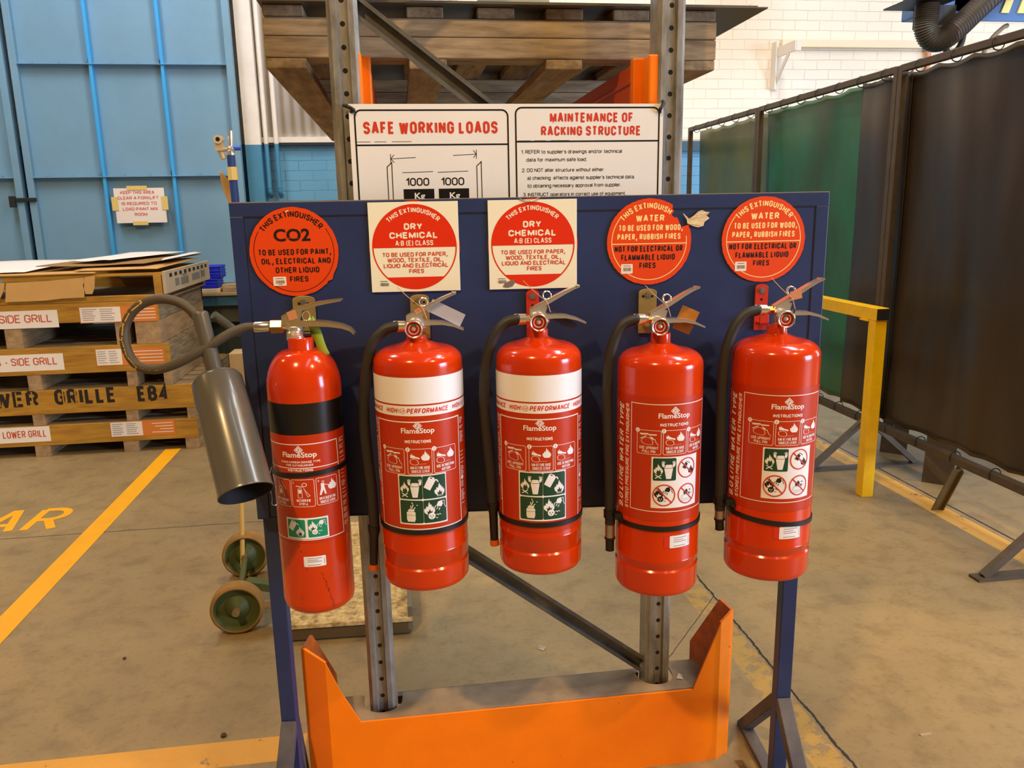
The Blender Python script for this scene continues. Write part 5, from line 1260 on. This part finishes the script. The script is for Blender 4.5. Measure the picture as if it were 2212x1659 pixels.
    MB().rings([((-.060, 0, 1.278 - zb), .0108), ((-.064, 0, 1.278 - zb), .0118), ((-.090, 0, 1.278 - zb), .0114), ((-.092, 0, 1.278 - zb), .0100)], 20).build('ferrule', mat('ferrule_bright', (225, 222, 216), .25, metal=1.0), hs_, smooth=35)
    A = Vector((-.200, 0, 1.312 - zb)); B = Vector((-.173, -.022, .520))
    MB().rings([(A, .0125), (A.lerp(B, .02), .0155), (A.lerp(B, .04), .0162), (B, .0168)], 24).build('horn_tube', horn_m, root, smooth=40)
    C0 = Vector((-.172, -.024, .517)); C1 = Vector(HORN_END)
    hb = MB(); hb.rings([(C0, .018), (C0.lerp(C1, .004), .038), (C0.lerp(C1, .02), .0455), (C0.lerp(C1, .05), .0500), (C0.lerp(C1, .4), .0515), (C0.lerp(C1, .97), .0525), (C0.lerp(C1, .985), .0540), (C1, .0538)], 48, 0, cap=False)
    hb.rings([(C1, .0538), (C1, .0510), (C0.lerp(C1, .1), .048), (C0.lerp(C1, .09), .001)], 48, 1, cap=False)
    hb.build('horn', [horn_m, horn_in], root, smooth=40)
    MB().tube([(-.074, -.03, .985 - zb), (-.070, -.07, .975 - zb), (-.062, -.10, .968 - zb), (-.050, -.135, .955 - zb), (-.048, -.145, .945 - zb), (-.040, -.140, .944 - zb), (-.042, -.125, .958 - zb), (-.060, -.075, .985 - zb)], .0008, seg=6).build('retaining_wire', bolt_m, root)
    strap(root, R, .9805 - zb, .05)
    co2_label(R, zb, root)
HORN_END = (-.0915, -.160, .310)
co2(.150, .076, .665)

# ================================================================== crates on the left
def sticker(c, x0, x1, z0, z1, split, y, seed):
    f = Flat(); rd = random.Random(seed)
    f.rect(x0, z0, split, z1, 0, 0); f.rect(split, z0, x1, z1, 1, 0); f.frame(x0, z0, x1, z1, .004, 1, 1)
    for k in range(6):
        z = z0 + (z1 - z0) * (.14 + .135 * k)
        for a, b in ((.06, .42), (.50, .88)): f.rect(x0 + (split - x0) * a, z, x0 + (split - x0) * (a + (b - a) * rd.uniform(.7, 1)), z + .0045, 2, 1)
    for k in range(4):
        z = z0 + (z1 - z0) * (.16 + .2 * k); f.rect(x1 - (x1 - split) * rd.uniform(.45, .8), z, x1 - .01, z + .005, 0, 1)
    f.build('shipping_label', [wpaper, sorange, mat('sticker_grey', (164, 156, 146), .6)], c, lambda u, v, l: (u, y - .001 - .0008 * l, v))
def paper_sign(c, x0, x1, z0, z1, txt, t0, t1, zb, h, y, skew=0.0):
    f = Flat(); f.rect(x0, z0, x1, z1, 0, 0); f.text(txt, t0, t1, zb, h, 1, 1, .13)
    f.build('paper_sign', [wpaper, mat('sign_lettering', (196, 74, 48), .6)], c, lambda u, v, l: (u, y - .001 - .0008 * l, v + skew * (u - x0)))
Y0 = 5.3
cg = 'stacked timber crates'
def crate(label, xr, zf, zb0, zb1, blocks, loc, depth=1.18, xl=-2.95, yf=Y0, side=True, deck=.022):
    c = wthing('timber_crate', label, 'crate', loc, cg)
    MB().box(xl, xr, yf, yf + .03, zb0, zb1).build('front_board', yel_w, c, bevel=.003)
    for x0, x1 in blocks:
        MB().box(x0, x1, yf + .004, yf + depth, zf, zb0 + .004).build('runner', yel_wy, c, bevel=.002)
    if side:
        b = MB(); b.box(xr - .03, xr, yf + .031, yf + depth, zb0, zb1); b.build('side_board', grey_wy, c, bevel=.003)
    MB().box(xl, xr, yf + depth - .03, yf + depth, zb0, zb1).build('back_board', yel_w, c)
    b = MB(); y = yf + .031
    while y < yf + depth - .12: b.box(xl, xr - .031, y, y + .13, zb1 - deck, zb1 - .001); y += .16
    b.build('deck', grey_w, c)
    return c
cA = crate('lowest timber crate of the left stack, on the floor, with a LOWER GRILL paper sign', -1.383, 0, .075, .207, ((-1.470, -1.385), (-1.859, -1.765), (-2.403, -2.311), (-2.9, -2.81)), (-2.1, 5.8, 0))
sticker(cA, -1.925, -1.525, .109, .212 - .004, -1.727, Y0, 1)
paper_sign(cA, -2.70, -2.295, .104, .205, '- LOWER GRILL', -2.608, -2.318, .136, .046, Y0)
cB = crate('timber crate stencilled LOWER GRILLE EB4 in black, second from the floor', -1.392, .208, .282, .437, ((-1.439, -1.393), (-1.82, -1.745), (-2.39, -2.318), (-2.9, -2.81)), (-2.1, 5.8, .208))
for t, u0, u1, zb in (('LOWER', -2.765, -2.335, .338), ('GRILLE', -2.238, -1.866, .341), ('EB4', -1.734, -1.543, .338)):
    f = Flat(); f.text(t, u0, u1, zb, .102, 0, 0, .20)
    k = {'LOWER': (-2.57, -2.47, -2.375), 'GRILLE': (-2.19, -2.115), 'EB4': ()}[t]
    for x in k: f.rect(x, .345, x + .008, .435, 1, 1)
    f.build('stencil', [mat('stencil_black', (32, 24, 14), .8), yel_w], cB, lambda u, v, l: (u, Y0 - .0012 - .0006 * l, v))
cC = crate('timber crate with a creased SIDE GRILL paper sign, third from the floor', -1.508, .438, .541, .712, ((-1.560, -1.510), (-1.786, -1.724), (-2.385, -2.305), (-2.9, -2.81)), (-2.1, 5.8, .438))
sticker(cC, -1.955, -1.538, .585, .692, -1.799, Y0, 2)
paper_sign(cC, -2.75, -2.152, .569, .676, 'EB4 - SIDE GRILL', -2.62, -2.19, .606, .048, Y0)
cD = crate('timber crate with a flat SIDE GRILL paper sign, fourth from the floor', -1.548, .713, .866, .990, ((-1.70, -1.552), (-1.82, -1.747), (-2.478, -2.378), (-2.9, -2.81)), (-2.1, 5.8, .713))
sticker(cD, -2.019, -1.555, .863, .962, -1.775, Y0, 3)
paper_sign(cD, -2.78, -2.149, .842, .952, 'EB4 - SIDE GRILL', -2.675, -2.185, .877, .050, Y0)
# topmost open crate with perforated side
cE = wthing('timber_crate', 'open topmost crate of the left stack with a slotted grey side and cardboard over it', 'crate', (-2.1, 5.8, .991), cg)
MB().box(-2.95, -1.505, 5.3, 5.34, .991, 1.028).build('front_board', yel_w, cE, bevel=.003)
MB().box(-2.95, -1.50, 5.3, 5.36, 1.150, 1.166).build('top_board', yel_w, cE)
for x0, x1 in ((-1.555, -1.507), (-2.9, -2.84)): MB().box(x0, x1, 5.3, 5.36, 1.028, 1.150).build('post', yel_w, cE)
MB().box(-2.95, -1.51, 6.40, 6.44, .991, 1.16).build('back_board', yel_w, cE); MB().box(-2.95, -1.51, 5.36, 6.40, .991, .998).build('deck', grey_w, cE)
sp = MB(); sp.box(-1.502, -1.482, 5.30, 6.50, 1.030, 1.172); so_ = sp.build('slotted_side', mat('grey_board', (186, 168, 140), .8, var=.15, vscale=8), cE, bevel=.002)
sl = MB(); rd = random.Random(9)
for k in range(9): y = 5.40 + k * .12; sl.box(-1.4822, -1.4815, y, y + .06, 1.128, 1.152)
so2 = sl.build('slot', hole_m, so_)
sl = MB()
for y, z, l, h in ((5.52, 1.06, .10, .05), (5.66, 1.056, .20, .052), (5.96, 1.06, .22, .05), (6.22, 1.064, .12, .05), (5.70, 1.114, .12, .012)): sl.box(-1.4822, -1.4815, y, y + l, z, z + h)
sl.build('grey_patch', mat('grey_print', (120, 116, 108), .7), so_)
MB().box(-1.95, -1.62, 5.9, 5.93, 1.10, 1.13).build('pale_strip', wpaper, cE)
# cardboard and papers on the stack
def card_piece(pts, z0, z1, m, name, label, cat, grp=None, wob=.004, seed=0, th=.004):
    rd = random.Random(seed); b = MB(); n = 10
    (ax, ay), (bx, by), (cx_, cy_), (dx, dy) = pts
    ph = rd.uniform(0, 6)
    def fn(u, v):
        x = (ax * (1 - u) + bx * u) * (1 - v) + (dx * (1 - u) + cx_ * u) * v; y = (ay * (1 - u) + by * u) * (1 - v) + (dy * (1 - u) + cy_ * u) * v
        return (x, y, z0 * (1 - v) + z1 * v + wob * math.sin(7 * u + ph) * math.sin(4 * v + ph))
    b.sheet(fn, n, n)
    return tag(b.build(name, m, smooth=50, solid=th), label, cat, grp)
cgp = 'flattened cardboard on the crates'
card_piece([(-2.9, 5.285), (-1.90, 5.285), (-1.86, 6.2), (-2.9, 6.2)], 1.174, 1.178, card, 'cardboard_sheet', 'broad brown cardboard sheet lying on the left half of the topmost crate', 'cardboard', cgp, wob=.002, seed=1, th=.010)
card_piece([(-2.02, 5.30), (-1.53, 5.32), (-1.515, 6.35), (-2.05, 6.3)], 1.190, 1.200, card, 'cardboard_sheet', 'brown cardboard sheet lying on the right half of the topmost crate', 'cardboard', cgp, wob=.002, seed=2, th=.006)
card_piece([(-2.30, 5.45), (-1.66, 5.50), (-1.52, 6.45), (-2.2, 6.45)], 1.212, 1.228, card_e, 'cardboard_sheet', 'curled grey brown cardboard sheet over the other sheets', 'cardboard', cgp, wob=.004, seed=4, th=.004)
card_piece([(-2.9, 5.32), (-2.33, 5.36), (-2.24, 6.1), (-2.9, 6.1)], 1.186, 1.226, paper, 'paper_sheet', 'large white paper sheet at the left edge of the crate top', 'paper', 'papers on the crates', wob=.003, seed=6, th=.002)
card_piece([(-2.16, 5.62), (-1.90, 5.60), (-1.62, 6.4), (-2.05, 6.5)], 1.236, 1.252, paper, 'paper_sheet', 'white paper sheet on top of the curled cardboard', 'paper', 'papers on the crates', wob=.004, seed=7, th=.002)
card_piece([(-1.61, 5.75), (-1.55, 5.50), (-1.51, 6.42), (-1.60, 6.42)], 1.230, 1.242, paper, 'paper_sheet', 'small white paper corner at the right end of the crate top', 'paper', 'papers on the crates', wob=.002, seed=8, th=.002)
def flap(pts, label):
    b = MB(); b.prism(pts, lambda u, v: (u, 5.272 - .10 * (1.16 - v) * 0, v), lambda u, v: (u, 5.277, v)); return tag(b.build('cardboard_flap', card), label, 'cardboard', 'cardboard flaps')
flap([(-2.408, 1.128), (-2.2, 1.133), (-1.955, 1.148), (-1.968, 1.026), (-2.1, 1.024), (-2.2, 1.014), (-2.43, 1.012)], 'wide yellow brown cardboard flap hanging over the front of the topmost crate')
flap([(-1.948, 1.152), (-1.891, 1.158), (-1.900, 1.09), (-1.918, 1.046), (-1.958, 1.046), (-1.966, 1.10)], 'narrow cardboard flap hanging right of the wide flap')
flap([(-2.75, 1.13), (-2.419, 1.128), (-2.432, 1.08), (-2.465, 1.02), (-2.75, 1.0)], 'cardboard flap cut by the left edge of the photo')

# ================================================================== work bench, bins, stand behind
wk = wthing('work_bench', 'dark teal work bench with a timber top against the blue door', 'bench', (-1.0, 6.5, 0))
MB().box(-1.78, .55, 6.56, 7.10, .889, .912).build('bench_top', mat('bench_timber', (168, 142, 104), .7, var=.3, vscale=8), wk, bevel=.003)
MB().box(-1.76, .53, 6.58, 7.08, .809, .889).build('apron', teal, wk)
MB().box(-1.70, .5, 6.70, 7.06, .12, .67).build('cabinet', deep, wk, bevel=.01)
MB().box(-1.72, .5, 6.64, 7.07, .67, .809).build('drawer_front', mat('drawer_olive', (70, 72, 58), .6), wk)
for x in (-1.73, -.7, .45):
    for y in (6.61, 7.03): MB().box(x - .03, x + .03, y - .03, y + .03, 0, .809).build('leg', teal, wk)
def tub(loc, s, label):
    t = MB(); w_, d_, h_ = s; x, y, z = loc
    t.box(x - w_ / 2, x + w_ / 2, y - d_ / 2, y + d_ / 2, z, z + .006)
    for a in ((x - w_ / 2, x - w_ / 2 + .006, y - d_ / 2, y + d_ / 2), (x + w_ / 2 - .006, x + w_ / 2, y - d_ / 2, y + d_ / 2), (x - w_ / 2, x + w_ / 2, y - d_ / 2, y - d_ / 2 + .006), (x - w_ / 2, x + w_ / 2, y + d_ / 2 - .006, y + d_ / 2)): t.box(*a, z, z + h_)
    for q in (.35, .62, .95): t.box(x - w_ / 2 - .006, x + w_ / 2 + .006, y - d_ / 2 - .006, y + d_ / 2 + .006, z + h_ * q - .006, z + h_ * q)
    return tag(t.build('parts_bin', bin_b, bevel=.002), label, 'bin', 'blue parts bins')
tub((-1.555, 6.76, .942), (.18, .22, .078), 'lower blue plastic parts bin on the bench'); tub((-1.50, 6.76, 1.022), (.125, .20, .098), 'upper blue plastic parts bin stacked on the lower one')
tag(MB().box(-1.66, -1.44, 6.60, 6.92, .913, .941).build('plywood_offcut', mat('ply_pale', (196, 176, 144), .8), bevel=.002), 'pale plywood offcut under the blue bins on the bench', 'board')
tag(MB().box(-1.425, -.94, 6.62, 6.75, .913, .975).build('timber_offcut', grey_w, bevel=.004), 'grey timber offcut lying on the bench right of the blue bins', 'timber')
tag(MB().tube([(-1.36, 5.95, .81), (-1.30, 6.0, .745), (-1.22, 6.05, .655), (-1.15, 6.1, .57), (-1.05, 6.2, .0)], .032, seg=14, smooth=3).build('steel_tube', mat('tube_grey', (104, 98, 84), .5, var=.5, vscale=30), smooth=50), 'bent grey steel tube leaning up from the floor below the bench edge', 'tube')
bx = wthing('timber_block', 'pale timber block standing on the floor right of the lower crates', 'timber', (-1.13, 5.72, 0))
MB().box(-1.21, -1.065, 5.62, 5.82, 0, .575).build('block', mat('block_pale', (186, 158, 112), .8, var=.2, vscale=8), bx, bevel=.004)
st = wthing('pipe_stand', 'blue steel pole stand with chrome tube and clamp fittings near the blue door', 'stand', (-1.14, 6.0, 0))
MB().cyl((-1.13, 6.0, .02), (-1.146, 6.0, 1.925), .028, seg=20).build('pole', blue_st, st, smooth=40)
MB().cyl((-1.13, 6.0, 0), (-1.13, 6.0, .03), .06, seg=28).build('base', blue_st, st, smooth=40)
MB().cyl((-1.146, 6.0, 1.925), (-1.146, 6.0, 1.94), .03, seg=20).cyl((-1.143, 6.0, 1.94), (-1.137, 6.0, 2.09), .018, seg=18).cyl((-1.143, 5.985, 1.95), (-1.143, 6.015, 1.98), .028, seg=18).build('chrome_tube', chrome, st, smooth=40)
cl = MB(); cl.cyl((-1.216, 5.955, 2.03), (-1.216, 6.035, 2.03), .030, seg=18); cl.box(-1.242, -1.192, 5.97, 6.03, 1.955, 2.02); cl.cyl((-1.215, 6.0, 1.955), (-1.195, 6.0, 1.90), .018, seg=14); cl.cyl((-1.20, 6.0, 1.965), (-1.14, 6.0, 1.965), .014, seg=12)
co_ = cl.build('clamp', mat('clamp_brass', (206, 180, 138), .45, metal=.1), st, smooth=40)
MB().cyl((-1.216, 5.954, 2.03), (-1.216, 5.956, 2.03), .015, seg=16).build('bore', hole_m, co_)
MB().cyl((-1.13, 6.0, 1.975), (-1.075, 6.0, 1.975), .018, seg=16).build('side_arm', mat('arm_blue', (50, 96, 196), .4), st, smooth=40)
MB().cyl((-1.144, 6.0, 1.755), (-1.146, 6.0, 1.845), .036, seg=6).build('tape_band', tape_m, st)
tag(MB().sheet(lambda u, v: (-1.245 + .10 * u + .07 * (1 - v) * (1 - u) * 0 + .06 * (1 - v) - .02 * math.sin(PI * v), 6.05 + .02 * math.sin(3 * v), 1.56 + .27 * v - .12 * u * v), 6, 12).build('hanging_card', card, smooth=60, solid=.003), 'small brown card hanging behind the blue pole', 'card')

# ================================================================== low trolley on the floor
tr = wthing('floor_trolley', 'low dirty platform trolley on two green spoked wheels behind the left leg of the board', 'trolley', (-.35, 3.1, 0))
MB().prism([(-.50, 2.665), (-.018, 2.648), (-.02, 3.55), (-.60, 3.70)], lambda u, v: (u, v, .055), lambda u, v: (u, v, .070)).build('deck', deck_m, tr)
MB().prism([(-.495, 2.672), (-.024, 2.655), (-.026, 3.54), (-.59, 3.68)], lambda u, v: (u, v, .008), lambda u, v: (u, v, .056)).build('underframe', deck_e, tr)
MB().box(-.035, -.018, 2.655, 3.10, .02, .11).build('end_plate', mat('plate_grey', (104, 96, 80), .6), tr)
def wheel(cx, cy, z, ax):
    a = Vector(ax).normalized(); c = Vector((cx, cy, z)); r = z
    tm = MB(); tm.rings([(c - a * .010, r * .80), (c - a * .028, r * .84), (c - a * .030, r * .90), (c - a * .024, r * .98), (c, r), (c + a * .024, r * .98), (c + a * .030, r * .90), (c + a * .010, r * .80)], 44, cap=False); wo = tm.build('wheel', tyre, tr, smooth=35)
    rm = MB(); rm.rings([(c - a * .029, r * .85), (c - a * .027, r * .82), (c - a * .006, r * .76), (c - a * .004, r * .48), (c - a * .016, r * .36), (c - a * .026, r * .20), (c - a * .032, .004)], 40, cap=False); rm.rings([(c + a * .009, r * .82), (c + a * .008, .004)], 30, cap=False)
    rm.build('rim', green_w, wo, smooth=40)
    MB().cyl(c - a * .030, c - a * .052, .014, seg=8).build('axle_nut', mat('nut_dull', (150, 126, 80), .6, metal=.3, var=.4, vscale=40), wo)
wheel(-.655, 2.79, .096, (-.06, 1, 0)); wheel(-.712, 3.27, .096, (-.06, 1, 0))
MB().cyl((-.655, 2.79, .096), (-.712, 3.27, .096), .012, seg=10).build('axle', green_w, tr, smooth=40)
MB().bar((-.66, 3.0, .09), (-.48, 3.0, .05), .05, .03).build('axle_bracket', green_w, tr)
tag(MB().tube([(-.722, 3.222, .012), (-.716, 3.26, .20), (-.705, 3.31, .42), (-.66, 3.45, .60), (-.45, 3.5, .62), (-.2, 3.4, .50), (-.15, 3.35, .075)], .010, seg=10).build('handle_rod', rope_m, smooth=60), 'thin yellowish rod leaning up from the far trolley wheel', 'rod')

# ================================================================== small litter
tag(MB().add([(.412, 2.475, .002), (.428, 2.46, .002), (.440, 2.475, .008), (.425, 2.488, .007), (.414, 2.483, .010)], [(0, 1, 2), (0, 2, 4), (4, 2, 3)]).build('foil_scrap', litter, solid=.001), 'crumpled shiny scrap on the floor below the rack brace', 'litter')
tag(MB().add([(.700, 1.885, .2295), (.718, 1.878, .2295), (.712, 1.90, .236), (.722, 1.90, .231)], [(0, 1, 2), (1, 3, 2)]).build('foil_scrap', litter, solid=.0006), 'tiny shiny scrap on the dusty ledge by the right upright', 'litter')
def pebble(x, y, s, label, seed, z=0):
    rd = random.Random(seed); bm = bmesh.new(); bmesh.ops.create_icosphere(bm, subdivisions=2, radius=s)
    for v in bm.verts: v.co *= rd.uniform(.75, 1.2); v.co.z = v.co.z * .6 + s * .55
    me = bpy.data.meshes.new('grit'); bm.to_mesh(me); bm.free(); me.materials.append(grit_m)
    o = bpy.data.objects.new('floor_grit', me); COL.objects.link(o); o.location = (x, y, z); tag(o, label, 'grit', 'grit on the floor')
pebble(-.585, 2.165, .009, 'small dark lump of grit behind the yellow floor stripe at lower left', 1)
pebble(-1.02, 2.66, .006, 'dark speck of grit on the open floor left of the board leg', 2)
tag(MB().box(1.42, 1.455, 1.83, 1.838, 0, .004).build('floor_offcut', litter), 'tiny pale strip lying on the floor at lower right', 'litter')

rd = random.Random(21); b = MB(); n = 26
b.sheet(lambda u, v: (.862 + (u - .5) * .022 + .002 * math.sin(9 * v), 1.72 + (v - .5) * .20, .001 + .016 * max(0, math.sin(PI * u) * math.sin(PI * v)) ** .7 * rd.uniform(.3, 1)), n, n)
o = b.build('dirt_heap', mat('dirt_brown', (126, 104, 74), .95, var=.4, vscale=60, dark=(88, 70, 46)), smooth=60)
tag(o, 'patch of brown dust and fluff on the floor between the orange guard and the right board leg', 'dirt'); o['kind'] = 'stuff'
